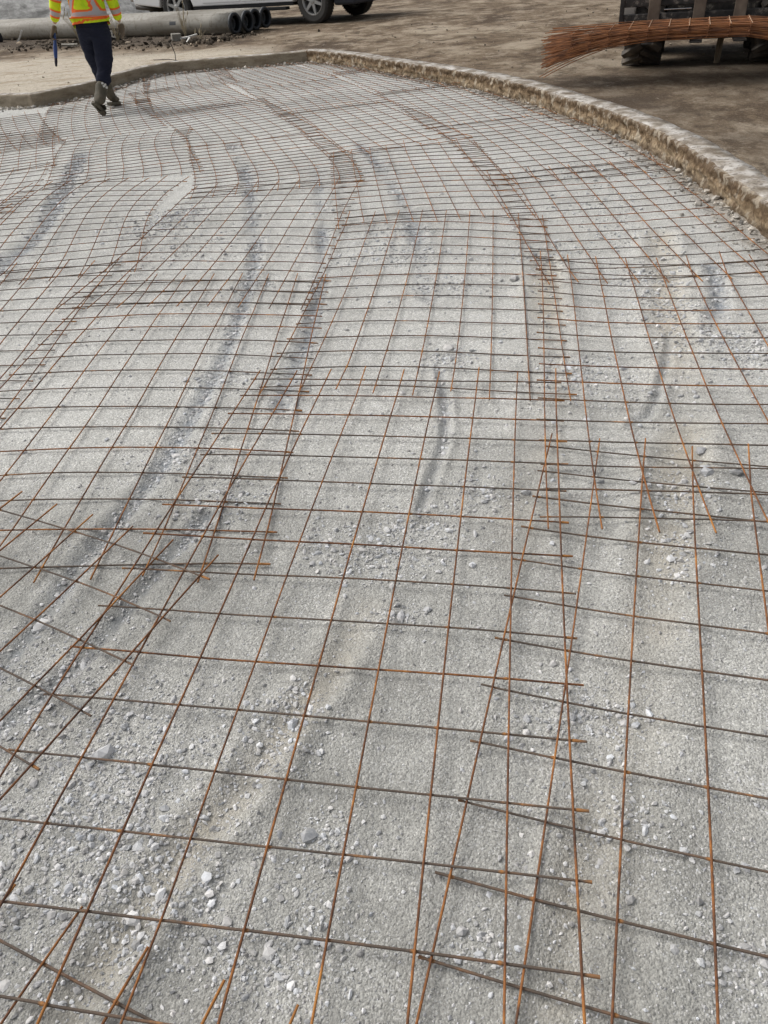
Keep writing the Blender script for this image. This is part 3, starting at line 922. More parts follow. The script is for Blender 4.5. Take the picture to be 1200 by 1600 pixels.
def stones(name, x, y, size, label, coarse, sink=0.25, zfun=None, tints=None):
    nS = len(x)
    BV, BF = (OCT_V, OCT_F) if coarse else (ICO_V, ICO_F)
    k = len(BV)
    sc = rng.uniform(0.52, 1.42, (nS, 1, 3)) * np.array([1, 1, 0.68])
    jit = rng.uniform(0.60, 1.30, (nS, k, 3))
    P = BV[None] * jit * sc * size[:, None, None]
    # random orientation
    a = rng.uniform(0, 2 * math.pi, nS); b = rng.normal(0, 0.45, nS)
    ca, sa, cb, sb = np.cos(a), np.sin(a), np.cos(b), np.sin(b)
    px, py, pz = P[..., 0], P[..., 1], P[..., 2]
    py, pz = py * cb[:, None] - pz * sb[:, None], py * sb[:, None] + pz * cb[:, None]
    px, py = px * ca[:, None] - py * sa[:, None], px * sa[:, None] + py * ca[:, None]
    if zfun is None:
        hz, _, _ = ground_h(x, y)
    else:
        hz = zfun(x, y)
    P = np.stack([px + x[:, None], py + y[:, None], pz + (hz + size * (0.55 - sink))[:, None]], -1).reshape(-1, 3)
    F = (BF[None] + (np.arange(nS) * k)[:, None, None]).reshape(-1, 3)
    me_ = raw_mesh(name, P, F)
    me_.shade_flat()
    if tints is None:
        g = np.clip(rng.normal(0.46, 0.13, nS) + 0.02 * np.clip(y, 0, 6), 0.17, 0.8)
        hue = rng.uniform(-1, 1, nS)
        tint = np.stack([g * (1 + 0.03 * hue), g, g * (1 - 0.045 * hue + 0.01)], 1)
    else:
        tint = tints(nS)
    colr = np.ones((nS, k, 4), np.float32)
    colr[:, :, :3] = tint[:, None, :]
    at_ = me_.attributes.new('tint', 'FLOAT_COLOR', 'POINT')
    at_.data.foreach_set('color', colr.ravel())
    o_ = link(name, me_, M['stone'])
    tag(o_, label, 'gravel', kind='stuff')
    return o_

CLUST = [(-0.14, 1.68, .07), (0.09, 1.72, .07), (0.32, 1.86, .09), (-0.62, 1.1, .12), (-0.64, 0.89, .12), (-0.63, 0.73, .12), (-0.68, 0.8, .12), (0.32, 2.82, .07), (0.09, 4.16, .16), (0.96, 3.94, .12),
         (1.47, 5.6, .2), (1.43, 4.79, .22), (0.89, 2.44, .14), (1.33, 3.14, .12), (1.37, 2.79, .13), (0.88, 1.75, .1), (-0.26, 1.11, .05), (-0.27, 1.01, .06), (-0.15, 0.78, .05), (0.41, 0.77, .06),
         (0.01, 1.36, .04), (-1.01, 4.56, .2), (-1.2, 5.35, .12), (-1.33, 5.05, .12), (-1.36, 5.19, .2), (-0.62, 0.98, .12), (-0.64, 0.62, .1), (0.79, 2.61, .1), (0.33, 4.1, .1), (0.41, 3.6, .12), (1.48, 2.59, .12), (1.51, 2.7, .1),
         (0.44, 0.99, .06), (0.34, 1.03, .07), (-0.19, 0.62, .06), (-0.42, 0.65, .06), (0.52, 0.51, .05), (0.1, 0.56, .04), (0.06, 1.59, .07), (-0.08, 1.58, .07), (-0.52, 0.76, .08), (-0.63, 2.76, .07),
         (-0.71, 2.21, .07), (-0.58, 3.83, .08), (0.21, 4.48, .14), (1.35, 3.46, .12), (1.43, 4.14, .2), (0.81, 1.47, .08), (-.3, .55, .06), (-.85, 1.25, .12), (-.5, 1.95, .1)]
# fine chips everywhere, thinning out with distance
nC = 62000
lq = np.exp(rng.uniform(math.log(1.0), math.log(7.5), nC))
uu = rng.uniform(-1, 1, nC)
cx, cy = (0.78 * uu + .25 * uu ** 3) * lq, lq - 0.75
pm = fbm(cx * 3.3, cy * 3.3, 90, 3)
keepc = (rng.uniform(0, 1, nC) < np.clip(0.62 + 1.3 * pm, 0.12, 1)) & (cx < 2.1)
cx, cy = cx[keepc], cy[keepc]
cs = np.clip(rng.lognormal(math.log(0.0018), 0.52, len(cx)), 0.0010, 0.009) * (0.88 + 0.13 * cy)
stones('fine_gravel', cx, cy, cs, 'fine grey stone chips strewn over the whole gravel bed', True, 0.36)
# coarse stones gathered in patches, along the ruts and at the kerb foot
gx, gy, gs = [], [], []
for (a, b, s_) in CLUST:
    k = int(380 * min(1.4, (s_ / 0.09) ** 1.1) / (1 + 0.12 * b))
    gx.append(a + rng.normal(0, s_, k)); gy.append(b + rng.normal(0, s_ * 0.8, k))
    gs.append(np.clip(rng.lognormal(math.log(0.0030), 0.52, k), 0.0014, 0.0105) * (0.85 + 0.12 * b))
for i, (l, hw, dp, rg) in enumerate(RUTS):
    L_ = np.concatenate([[0], np.cumsum(np.linalg.norm(np.diff(l, axis=0), axis=1))])
    k = int(L_[-1] * (520 if i in (0, 1, 9) else 240))
    ss = rng.uniform(0, L_[-1], k)
    ox, oy = np.interp(ss, L_, l[:, 0]), np.interp(ss, L_, l[:, 1])
    dens = fbm(ox * 2.2, oy * 2.2, 40 + i, 2)
    kp = rng.uniform(0, 1, k) < np.clip(0.55 + 1.6 * dens, 0.5 if i in (0, 1, 9) else 0.1, 1)
    ox, oy = ox[kp], oy[kp]
    gx.append(ox + rng.normal(0, hw * .9, len(ox))); gy.append(oy + rng.normal(0, hw * .9, len(ox)))
    gs.append(np.clip(rng.lognormal(math.log(0.0034), 0.5, len(ox)), 0.0016, 0.012) * (0.85 + 0.12 * oy))
main = (gx, gy, gs)
gx, gy, gs = [], [], []
k = 1500
kk = smooth_line(KERB_R, .05)
kk = kk[(kk[:, 1] > 3.0)]
ii = rng.integers(0, len(kk), k)
nn_ = np.gradient(kk, axis=0); nn_ /= np.linalg.norm(nn_, axis=1)[:, None]
od = np.abs(rng.normal(0.03, 0.10, k)) + 0.02
gx.append(kk[ii, 0] + nn_[ii, 1] * od); gy.append(kk[ii, 1] - nn_[ii, 0] * od)
gs.append(np.clip(rng.lognormal(math.log(0.007), 0.5, k), 0.003, 0.024))
kk = smooth_line(KERB_L, .05); kk = kk[kk[:, 0] > -6]
ii = rng.integers(0, len(kk), 900)
nn_ = np.gradient(kk, axis=0); nn_ /= np.linalg.norm(nn_, axis=1)[:, None]
od = np.abs(rng.normal(0.03, 0.10, 900)) + 0.02
gx.append(kk[ii, 0] + nn_[ii, 1] * od); gy.append(kk[ii, 1] - nn_[ii, 0] * od)
gs.append(np.clip(rng.lognormal(math.log(0.013), 0.45, 900), 0.006, 0.035))
rub = (np.concatenate(gx), np.concatenate(gy), np.concatenate(gs))
gx, gy, gs = main
# single bigger stones
k = 420
lq = np.exp(rng.uniform(math.log(1.0), math.log(7.0), k)); uu = rng.uniform(-.85, .85, k)
bx_, by_ = .8 * uu * lq, lq - .75
kp = bx_ < 2.0
gx.append(bx_[kp]); gy.append(by_[kp]); gs.append(np.clip(rng.lognormal(math.log(0.0045), 0.4, kp.sum()), 0.003, 0.010) * (0.85 + .12 * by_[kp]))
# a few picked out in the photograph
for a, b, s_ in ((-0.245, 1.055, .017), (-0.20, 0.79, .017), (-.93, 1.44, .02), (-.475, .70, .016), (-.66, 1.02, .02), (1.03, 1.98, .02), (1.0, 1.86, .026), (1.09, 1.85, .02), (.56, .50, .014), (-.52, .66, .015), (0.02, 1.36, .017), (.33, 2.9, .02), (.74, 3.6, .03), (1.18, 3.0, .025), (-.28, .78, .012)):
    gx.append(np.array([a])); gy.append(np.array([b])); gs.append(np.array([s_]))
gx, gy, gs = np.concatenate(gx), np.concatenate(gy), np.concatenate(gs)
def tint_coarse(nS):
    g = np.clip(rng.normal(0.53, 0.14, nS), 0.22, 0.76)
    hue = rng.uniform(-1, 0.6, nS)
    return np.stack([g * (1 + 0.04 * hue), g, g * (1 - 0.05 * hue)], 1)
stones('loose_stones', gx, gy, gs, 'loose grey crushed stones heaped in patches and along the tyre ruts', False, 0.36, tints=tint_coarse)

def tint_rubble(nS):
    g = np.clip(rng.normal(0.36, 0.13, nS), 0.1, 0.7)
    return np.stack([g * 1.04, g * 0.95, g * 0.82], 1)
stones('kerb_rubble', *rub, 'tan rubble and stones spilled along the foot of the kerb', False, 0.3, tints=tint_rubble)

# ================================================================== GREY PIPES
PDIR = Vector((-0.845, 0.535, 0)).normalized()
PANG = math.atan2(PDIR.y, PDIR.x)
def pipe(name, x, y, length, label, r=0.178, lip=True, slot=None, lift=0.03):
    root = thing(name, label, 'pipe', (x, y, YARD_Z + r + lift), PANG, 'grey pipes lying side by side')
    bm = bmesh.new()
    lathe(bm, [(r, 0.03), (r, 0.6), (r + 0.003, 1.2), (r, 3.0), (r, 6.0), (r, length), (r - 0.03, length), (r - 0.03, 0.03)], 40, 'X', closed=True)
    p_ = frombm('barrel', bm, M['pipe'], root, True)
    bm = bmesh.new()
    lathe(bm, [(r + 0.004, 0.05), (r + 0.004, 0.0), (r - 0.045, -0.004), (r - 0.05, 0.03), (r - 0.032, 0.06), (r - 0.032, 0.4), (r - 0.029, 0.4), (r - 0.029, 0.05)], 40, 'X', closed=True)
    frombm('end_ring', bm, M['pipe_end'], root, True)
    bm = bmesh.new()
    lathe(bm, [(r - 0.052, 0.10), (0.075, 0.09), (0.07, 0.13), (0.001, 0.14)], 32, 'X')
    frombm('end_plug', bm, M['pipe_in'], root, True)
    if slot is not None:
        bm = bmesh.new()
        for a0 in (0,):
            ring = []
            for k in range(5):
                a = slot[1] + (k - 2) * 0.09
                for xx in (slot[0], slot[0] + 0.17):
                    ring.append(bm.verts.new((xx, (r + 0.003) * math.cos(a), (r + 0.003) * math.sin(a))))
            for k in range(4):
                bm.faces.new((ring[2 * k], ring[2 * k + 1], ring[2 * k + 3], ring[2 * k + 2]))
        tag(frombm('slot', bm, M['pipe_in'], root), 'small dark rectangular opening in the pipe side')
    return root
pipe('grey_pipe', -2.08, 17.56, 9.2, 'front grey pipe with a small dark slot in its side', slot=(1.40, 0.30))
pipe('grey_pipe', -1.86, 17.88, 9.2, 'second grey pipe from the front, its dark end just behind the first')
pipe('grey_pipe', -1.74, 18.22, 9.2, 'third grey pipe from the front, mostly hidden between its neighbours')
pipe('grey_pipe', -1.56, 18.56, 9.2, 'rearmost grey pipe, its dark ring end reaching furthest right')

# ================================================================== WHITE PICKUP TRUCK
TF = Vector((0.855, -0.518, 0)).normalized()          # driving direction
TANG = math.atan2(TF.y, TF.x)
WB = 3.75
near_front = Vector((-0.52, 19.12, 0))
left = Vector((-TF.y, TF.x, 0))                        # truck's left (away from the camera)
rear_mid = near_front - TF * WB + left * 0.86
truck = thing('pickup_truck', 'white pickup truck with grey alloy wheels parked behind the pipes', 'truck', (rear_mid.x, rear_mid.y, YARD_Z), TANG)
def arc(cx, cz, r, a0, a1, n_=14):
    return [(cx + r * math.cos(a0 + (a1 - a0) * k / n_), cz + r * math.sin(a0 + (a1 - a0) * k / n_)) for k in range(n_ + 1)]
def side_solid(name, outline, y0, y1, mat, parent, bev=0.02, tuck=0.0):
    bm = bmesh.new()
    A_ = [bm.verts.new((px, y0, pz)) for px, pz in outline]
    B_ = [bm.verts.new((px, y1, pz)) for px, pz in outline]
    n_ = len(outline)
    bm.faces.new(A_); bm.faces.new(B_[::-1])
    for i in range(n_):
        j = (i + 1) % n_
        bm.faces.new((A_[i], B_[i], B_[j], A_[j]))
    bmesh.ops.recalc_face_normals(bm, faces=bm.faces[:])
    if bev:
        ed = [e for e in bm.edges if len({round(v.co.y, 4) for v in e.verts}) == 1]
        bmesh.ops.bevel(bm, geom=ed, offset=bev, segments=3, affect='EDGES', profile=0.55)
    if tuck:
        for v in bm.verts:
            if v.co.z > 0.95:
                v.co.y *= 1 - tuck * (v.co.z - 0.95)
    return frombm(name, bm, mat, parent)
AR, ZA = 0.475, 0.41
body = [(-1.28, 0.58), (-1.26, 0.50), (-AR - 0.02, 0.42)] + arc(0, ZA, AR, R(167), R(13)) + [(AR + 0.03, 0.40), (WB - AR - 0.03, 0.40)] + arc(WB, ZA, AR, R(167), R(13)) + \
       [(WB + AR + 0.03, 0.50), (WB + 0.78, 0.56), (WB + 0.92, 0.72), (WB + 0.93, 0.98), (WB + 0.80, 1.12), (WB - 0.75, 1.19), (0.72, 1.20), (0.70, 1.27), (-1.28, 1.27)]
side_solid('body', body, -0.98, 0.98, M['white'], truck, 0.03)
cabp = [(0.74, 1.20), (0.86, 1.72), (1.10, 1.86), (2.35, 1.88), (2.62, 1.80), (WB - 0.72, 1.20)]
side_solid('cab', cabp, -0.90, 0.90, M['white'], truck, 0.03, 0.12)
for sgn, lab in ((-1, None), (1, None)):
    def panel(name, outline, dy, mat, thick=0.012, bev=0.006):
        ya = sgn * (0.98 + dy)
        return side_solid(name, outline, min(ya, ya - sgn * thick), max(ya, ya - sgn * thick), mat, truck, bev)
    panel('door', [(0.80, 0.46), (1.86, 0.46), (1.86, 1.17), (0.86, 1.17), (0.80, 0.95)], 0.010, M['white'])
    panel('door', [(1.885, 0.46), (2.98, 0.46), (3.05, 0.95), (3.0, 1.17), (1.885, 1.17)], 0.010, M['white'])
    panel('sill', [(AR + 0.03, 0.34), (WB - AR - 0.03, 0.34), (WB - AR - 0.03, 0.415), (AR + 0.03, 0.415)], -0.01, M['dark'])
    for a, b in ((0.95, 1.80), (1.90, 2.70)):
        o_ = panel('window', [(a, 1.26), (b + (0.28 if b > 2 else 0), 1.26), (b, 1.70), (a + 0.05, 1.70)], -0.115, M['glass'], 0.012, 0.0)
    bevbox('running_board', 0.56, WB - 0.62, sgn * 1.0 - 0.09, sgn * 1.0 + 0.06, 0.27, 0.33, M['dark'], truck, 0.015)
    bevbox('mirror', 2.78, 2.90, sgn * 1.06 - 0.10, sgn * 1.06 + 0.10, 1.24, 1.42, M['dark'], truck, 0.03)
    bevbox('tail_light', -1.30, -1.24, sgn * 0.86 - 0.09, sgn * 0.86 + 0.09, 0.85, 1.2, M['red'], truck, 0.015)
    bevbox('headlight', WB + 0.80, WB + 0.945, sgn * 0.78 - 0.16, sgn * 0.78 + 0.16, 0.86, 1.02, M['lens'], truck, 0.02)
bevbox('underbody', -1.1, WB + 0.7, -0.70, 0.70, 0.33, 0.56, M['dark'], truck, 0.02)
bevbox('fuel_tank', 0.75, 1.85, -0.62, -0.18, 0.20, 0.40, M['dark'], truck, 0.04)
bevbox('rear_bumper', -1.42, -1.22, -0.93, 0.93, 0.56, 0.74, M['chrome'], truck, 0.03)
fb = bevbox('front_bumper', WB + 0.50, WB + 1.02, -0.96, 0.96, 0.30, 0.62, M['bumper'], truck, 0.05, 3)
bevbox('chrome_strip', WB + 0.52, WB + 1.035, -0.975, 0.975, 0.40, 0.425, M['chrome'], fb, 0.008)
bevbox('grille', WB + 0.88, WB + 0.945, -0.58, 0.58, 0.70, 1.02, M['bumper'], truck, 0.015)
bm = bmesh.new()
mt = Matrix.Translation((-0.95, -0.86, 0.42)) @ Matrix.Rotation(R(200), 4, 'Z') @ Matrix.Rotation(R(-8), 4, 'Y')
lathe(bm, [(0.055, -0.35), (0.055, 0.30), (0.047, 0.30), (0.045, -0.30)], 20, 'X', mtx=mt, closed=True)
frombm('exhaust', bm, M['exhaust'], truck, True)
def car_wheel(x_, y_, sgn, steer=0.0):
    """sgn: +1 outer face towards +y"""
    tyre_prof = [(0.265, -0.125), (0.36, -0.135), (0.395, -0.115), (0.405, -0.06), (0.405, 0.06), (0.395, 0.115), (0.36, 0.135), (0.265, 0.125)]
    mt_ = Matrix.Translation((x_, y_, 0.405)) @ Matrix.Rotation(steer, 4, 'Z')
    bm_ = bmesh.new()
    lathe(bm_, tyre_prof, 48, 'Y', mtx=mt_, closed=True)
    for k in range(44):                                   # tread blocks
        a = 2 * math.pi * k / 44
        for off in (-0.085, 0.085):
            mm = mt_ @ Matrix.Rotation(a, 4, 'Y') @ Matrix.Translation((0.404, off, 0)) @ Matrix.Rotation(R(18 if off > 0 else -18), 4, 'X')
            box(bm_, -0.006, 0.007, -0.032, 0.032, -0.016, 0.016, mm)
    ty = frombm('wheel', bm_, M['tyre'], truck, False)
    bm_ = bmesh.new()
    f_ = sgn
    lathe(bm_, [(0.268, -0.12 * f_), (0.272, 0.122 * f_), (0.250, 0.128 * f_), (0.235, 0.10 * f_), (0.225, -0.10 * f_)], 48, 'Y', mtx=mt_, closed=True)
    for k in range(6):
        a = 2 * math.pi * k / 6 + 0.3
        mm = mt_ @ Matrix.Rotation(a, 4, 'Y')
        vs_ = box(bm_, 0.05, 0.245, min(0.085 * f_, 0.118 * f_), max(0.085 * f_, 0.118 * f_), -0.032, 0.032)
        for v in vs_:
            if v.co.x < 0.1: v.co.z *= 1.15
            else: v.co.z *= 0.72
            v.co = mm @ v.co
    lathe(bm_, [(0.001, 0.128 * f_), (0.045, 0.125 * f_), (0.075, 0.11 * f_), (0.075, 0.07 * f_), (0.001, 0.06 * f_)], 20, 'Y', mtx=mt_)
    frombm('rim', bm_, M['rim'], ty)
    bm_ = bmesh.new()
    lathe(bm_, [(0.001, 0.03 * f_), (0.226, 0.03 * f_), (0.226, -0.02 * f_), (0.001, -0.02 * f_)], 32, 'Y', mtx=mt_)
    frombm('brake_disc', bm_, M['rimd'], ty)
for xx, st_ in ((0, 0), (WB, R(-6))):
    car_wheel(xx, -0.86, -1, st_)
    car_wheel(xx, 0.86, 1, st_)

# ================================================================== COMPACT LOADER WITH FORKS
LX = Vector((0.932, -0.363, 0)).normalized()           # along its axle, to the right in the photo
LANG = math.atan2(LX.y, LX.x)                           # local x = LX, local y = away from the camera (its rear)
wl = Vector((3.24, 9.38, 0)); 
lo = wl + LX * 0.64
loader = thing('loader', 'dark compact loader with lifting forks carrying the bent bundle of mesh', 'loader', (lo.x, lo.y, YARD_Z), LANG)
def lug_wheel(x_, y_):
    mt_ = Matrix.Translation((x_, y_, 0.40))
    bm_ = bmesh.new()
    w_ = 0.19
    lathe(bm_, [(0.20, -w_ + .01), (0.30, -w_), (0.352, -w_ + .012), (0.368, -w_ + .05), (0.372, 0), (0.368, w_ - .05), (0.352, w_ - .012), (0.30, w_), (0.20, w_ - .01)], 40, 'X', mtx=mt_, closed=True)
    for k in range(17):
        for sgn in (-1, 1):
            a = 2 * math.pi * (k + (0.5 if sgn > 0 else 0)) / 17
            mm = mt_ @ Matrix.Rotation(a, 4, 'X') @ Matrix.Translation((sgn * 0.095, 0, 0.382)) @ Matrix.Rotation(sgn * R(-36), 4, 'Z')
            vs_ = box(bm_, -0.112, 0.112, -0.028, 0.028, -0.03, 0.026, mm)
    ty = frombm('wheel', bm_, M['ltyre'], loader)
    bm_ = bmesh.new()
    lathe(bm_, [(0.001, -0.10), (0.205, -0.11), (0.21, -0.155), (0.19, -0.155), (0.18, -0.02), (0.18, 0.02), (0.19, 0.155), (0.21, 0.155), (0.205, 0.11), (0.001, 0.10)], 28, 'X', mtx=mt_)
    frombm('rim', bm_, M['loader_body'], ty)
for yy in (0.0, 1.05):
    lug_wheel(-0.64, yy); lug_wheel(0.64, yy)
bevbox('chassis', -0.44, 0.44, -0.32, 1.55, 0.24, 0.95, M['loader'], loader, 0.03)
bevbox('engine_cover', -0.72, 0.72, 0.85, 1.75, 0.90, 1.45, M['loader_body'], loader, 0.06)
for sgn in (-1, 1):
    mm = Matrix.Translation((sgn * 0.80, 0.55, 0.95)) @ Matrix.Rotation(R(26), 4, 'X')
    bevbox('lift_arm', -0.07, 0.07, -1.25, 0.95, -0.09, 0.09, M['loader_body'], loader, 0.02, mtx=mm)
    bevbox('cab_post', sgn * 0.46 - 0.04, sgn * 0.46 + 0.04, -0.28, -0.20, 0.95, 1.98, M['loader'], loader, 0.012)
    bevbox('cab_post', sgn * 0.46 - 0.04, sgn * 0.46 + 0.04, 0.80, 0.88, 0.95, 1.98, M['loader'], loader, 0.012)
bevbox('cab_roof', -0.55, 0.55, -0.34, 0.95, 1.98, 2.06, M['loader'], loader, 0.03)
bevbox('seat', -0.24, 0.24, 0.15, 0.6, 0.95, 1.12, M['dark'], loader, 0.04)
# fork carriage
CY = -0.62
for z0, z1 in ((0.44, 0.51), (0.57, 0.64), (0.78, 0.86)):
    bevbox('carriage_rail', -0.86, 0.86, CY - 0.03, CY + 0.03, z0, z1, M['loader'], loader, 0.008)
for xx in (-0.86, 0.86):
    bevbox('carriage_plate', xx - 0.02, xx + 0.02, CY - 0.05, CY + 0.05, 0.40, 1.02, M['loader'], loader, 0.006)
bevbox('carriage_plate', 0.54, 0.74, CY + 0.032, CY + 0.06, 0.40, 1.02, M['fork'], loader, 0.006)
bevbox('hydraulic_rod', -0.46, -0.20, CY - 0.01, CY + 0.012, 0.53, 0.542, M['chrome'], loader, 0.004)
for xx in (-0.55, -0.13, 0.24, 0.62):
    fk = bevbox('fork', xx - 0.055, xx + 0.055, CY - 0.085, CY - 0.035, 0.335, 1.05, M['fork'], loader, 0.008)
    bm = bmesh.new()
    vs_ = box(bm, xx - 0.055, xx + 0.055, CY - 0.84, CY - 0.035, 0.312, 0.347)
    for v in vs_:
        if v.co.y < CY - 0.6:
            v.co.z = 0.329 + (v.co.z - 0.329) * 0.35 + 0.008
    bmesh.ops.bevel(bm, geom=bm.edges[:], offset=0.006, segments=1, affect='EDGES')
    frombm('tine', bm, M['loader'], fk)

# ================================================================== BUNDLE OF BENT MESH SHEETS ON THE FORKS
bo = loader.matrix_basis @ Vector((0.05, CY - 0.52, 0.362))
bundle = thing('mesh_bundle', 'arched bundle of rusty wire mesh sheets drooping at both ends over the forks', 'wire mesh', (bo.x, bo.y, bo.z + 0.0), LANG)
NL = 13
br = random.Random(3)
for k in range(NL):
    lst, ties = [], []
    ox, oy = br.uniform(-.012, .012), br.uniform(-.035, .035)
    fan = (k / (NL - 1) - 0.5)
    nw = 9
    half = 1.42
    for c in range(nw):
        yy0 = (c - 4) * 0.082 + oy
        P = []
        e0, e1 = br.uniform(0, .05), br.uniform(0, .05)
        wob = br.uniform(-.012, .012); ph = br.uniform(0, 6)
        ez, ey = br.gauss(0, .030), br.gauss(0, .02)
        for s in np.linspace(-half - .16 + e0, half - e1, 22):
            a = abs(s) / half
            sag = -0.17 * max(0, (abs(s) - (0.5 if s < 0 else 0.2)) / (half - 0.5)) ** 1.7 * (1.12 - 0.6 * (fan + 0.5)) * (2.0 if s > 0 else 0.8)
            spread = 0.05 * fan * max(0, (abs(s) - .6) / .8) ** 1.5
            endw = max(0, (-s - 0.75) / 0.75) ** 1.6
            P.append((s + ox, ey * endw + yy0 * (1 + 0.05 * a) + wob * math.sin(3 * s + ph) + br.uniform(-.004, .004), 0.006 + k * 0.0085 + sag + spread + 0.006 * math.sin(2.2 * s + ph) + ez * endw))
        lst.append((np.array(P), 0.0036))
    for r in range(16):
        s = -half + 0.12 + r * (2 * half - .24) / 15
        sag = -0.17 * max(0, (abs(s) - (0.5 if s < 0 else 0.2)) / (half - 0.5)) ** 1.7 * (1.12 - 0.6 * (fan + 0.5)) * (2.0 if s > 0 else 0.8)
        spread = 0.05 * fan * max(0, (abs(s) - .6) / .8) ** 1.5
        yy = np.linspace(-0.35 + oy, 0.35 + oy, 5)
        ties.append((np.stack([np.full(5, s + ox), yy, np.full(5, 0.006 + k * 0.0085 + 0.005 + sag + spread)], 1), 0.0036))
    sh = link('sheet', tubes_mesh('sheet', lst, 4), M['bundle'], bundle)
    link('cross_wires', tubes_mesh('cross_wires', ties, 4), M['bundle_tie'] if k > NL - 2 else M['bundle'], sh)

# wooden stake standing under the bundle
bm = bmesh.new()
prof = [(0.016, 0.0), (0.024, 0.03), (0.026, 0.15), (0.029, 0.37)]
rows = []
for hw, z in prof:
    rows.append([bm.verts.new((sx * hw * (1 + .2 * sx) + 0.012 * math.sin(z * 20), sy * 0.018, z)) for sx, sy in ((-1, -1), (1, -1), (1, 1), (-1, 1))])
for a, b in zip(rows[:-1], rows[1:]):
    for i in range(4):
        bm.faces.new((a[i], a[(i + 1) % 4], b[(i + 1) % 4], b[i]))
bm.faces.new(rows[0]); bm.faces.new(rows[-1])
bmesh.ops.subdivide_edges(bm, edges=bm.edges[:], cuts=2, use_grid_fill=True)
for v in bm.verts:
    v.co += Vector((br.uniform(-.002, .002), br.uniform(-.002, .002), 0))
o = frombm('wooden_stake', bm, M['wood'])
o.location = (3.90, 8.98, YARD_Z)
o.rotation_euler = (0.0, R(2), R(20))
tag(o, 'short weathered wooden stake upright under the mesh bundle', 'stake')

# ================================================================== GRAVEL PILES
def heap(name, cx, cy, rx, ry, hgt, label, mat, seed, pw=1.0):
    n_r, n_a = 46, 96
    V = [(0, 0, hgt)]
    for i in range(1, n_r + 1):
        q_ = i / n_r
        for j in range(n_a):
            a = 2 * math.pi * j / n_a
            rr_ = q_ * (1 + 0.16 * math.sin(2 * a + seed) + 0.08 * math.sin(5 * a + seed * 2))
            V.append((rx * rr_ * math.cos(a), ry * rr_ * math.sin(a), hgt * max(0.0, 1 - q_) ** pw * (1.0 - 0.15 * q_)))
    V = np.array(V)
    V[:, 2] += 0.22 * fbm(V[:, 0] * 0.9, V[:, 1] * 0.9, seed, 4) * np.clip(V[:, 2] / hgt * 3, 0.1, 1) - 0.05
    F = []
    for j in range(n_a):
        F.append((0, 1 + j, 1 + (j + 1) % n_a))
    for i in range(n_r - 1):
        for j in range(n_a):
            a, b = 1 + i * n_a + j, 1 + i * n_a + (j + 1) % n_a
            c, d = a + n_a, b + n_a
            F.append((a, c, d)); F.append((a, d, b))
    o_ = link(name, raw_mesh(name, V, F), mat, smooth=True)
    o_.location = (cx, cy, YARD_Z)
    return tag(o_, label, 'pile')
heap('gravel_pile', -11.6, 33.0, 7.6, 5.6, 3.6, 'big pile of grey gravel behind the pipes and the worker', M['pile'], 4)
heap('gravel_pile', -14.2, 29.0, 3.3, 2.6, 0.9, 'low pale gravel heap at the left border in front of the big pile', M['pile'], 9)
heap('spoil_pile', -23.0, 44.0, 9.0, 7.0, 6.0, 'dark spoil heap in the top left corner', M['pile2'], 14)

# ================================================================== SMALL LITTER AND WEEDS
o = bevbox('concrete_block', -0.09, 0.09, -0.06, 0.06, 0, 0.12, M['pipe'], None, 0.012)
o.location = (-3.22, 17.18, YARD_Z + .03); o.rotation_euler = (0.1, 0.05, 0.4)
tag(o, 'small grey concrete block in front of the front pipe', 'block')
def plank(loc, rot, l, w_, h_, label, mat=M['scrapw'], name='board_scrap', cat='scrap'):
    bm_ = bmesh.new()
    box(bm_, -l / 2, l / 2, -w_ / 2, w_ / 2, 0, h_)
    bmesh.ops.subdivide_edges(bm_, edges=bm_.edges[:], cuts=2, use_grid_fill=True)
    for v in bm_.verts:
        v.co += Vector((br.uniform(-.01, .01) * l, br.uniform(-.08, .08) * w_, br.uniform(-.1, .1) * h_ + 0.05 * l * (v.co.x / l) ** 2))
    o_ = frombm(name, bm_, mat)
    o_.location = loc; o_.rotation_euler = rot
    return tag(o_, label, cat)
plank((-2.98, 17.2, YARD_Z + .07), (0.1, -0.12, 0.35), 0.34, 0.06, 0.02, 'pale broken board scrap beside the small concrete block')
plank((-7.15, 19.85, YARD_Z + .10), (0.0, R(-52), 0.1), 0.42, 0.05, 0.03, 'pale stick leaning up out of the mud at the left', name='stick', cat='stick')
plank((-2.92, 16.75, YARD_Z + .05), (0.0, R(-40), 0.7), 0.12, 0.04, 0.015, 'small pale chip of board lying in front of the weeds')
plank((-5.45, 17.75, YARD_Z + .06), (0.1, R(5), 0.3), 0.3, 0.12, 0.03, 'flat grey slab piece in the mud left of the worker\'s legs', M['pipe'])
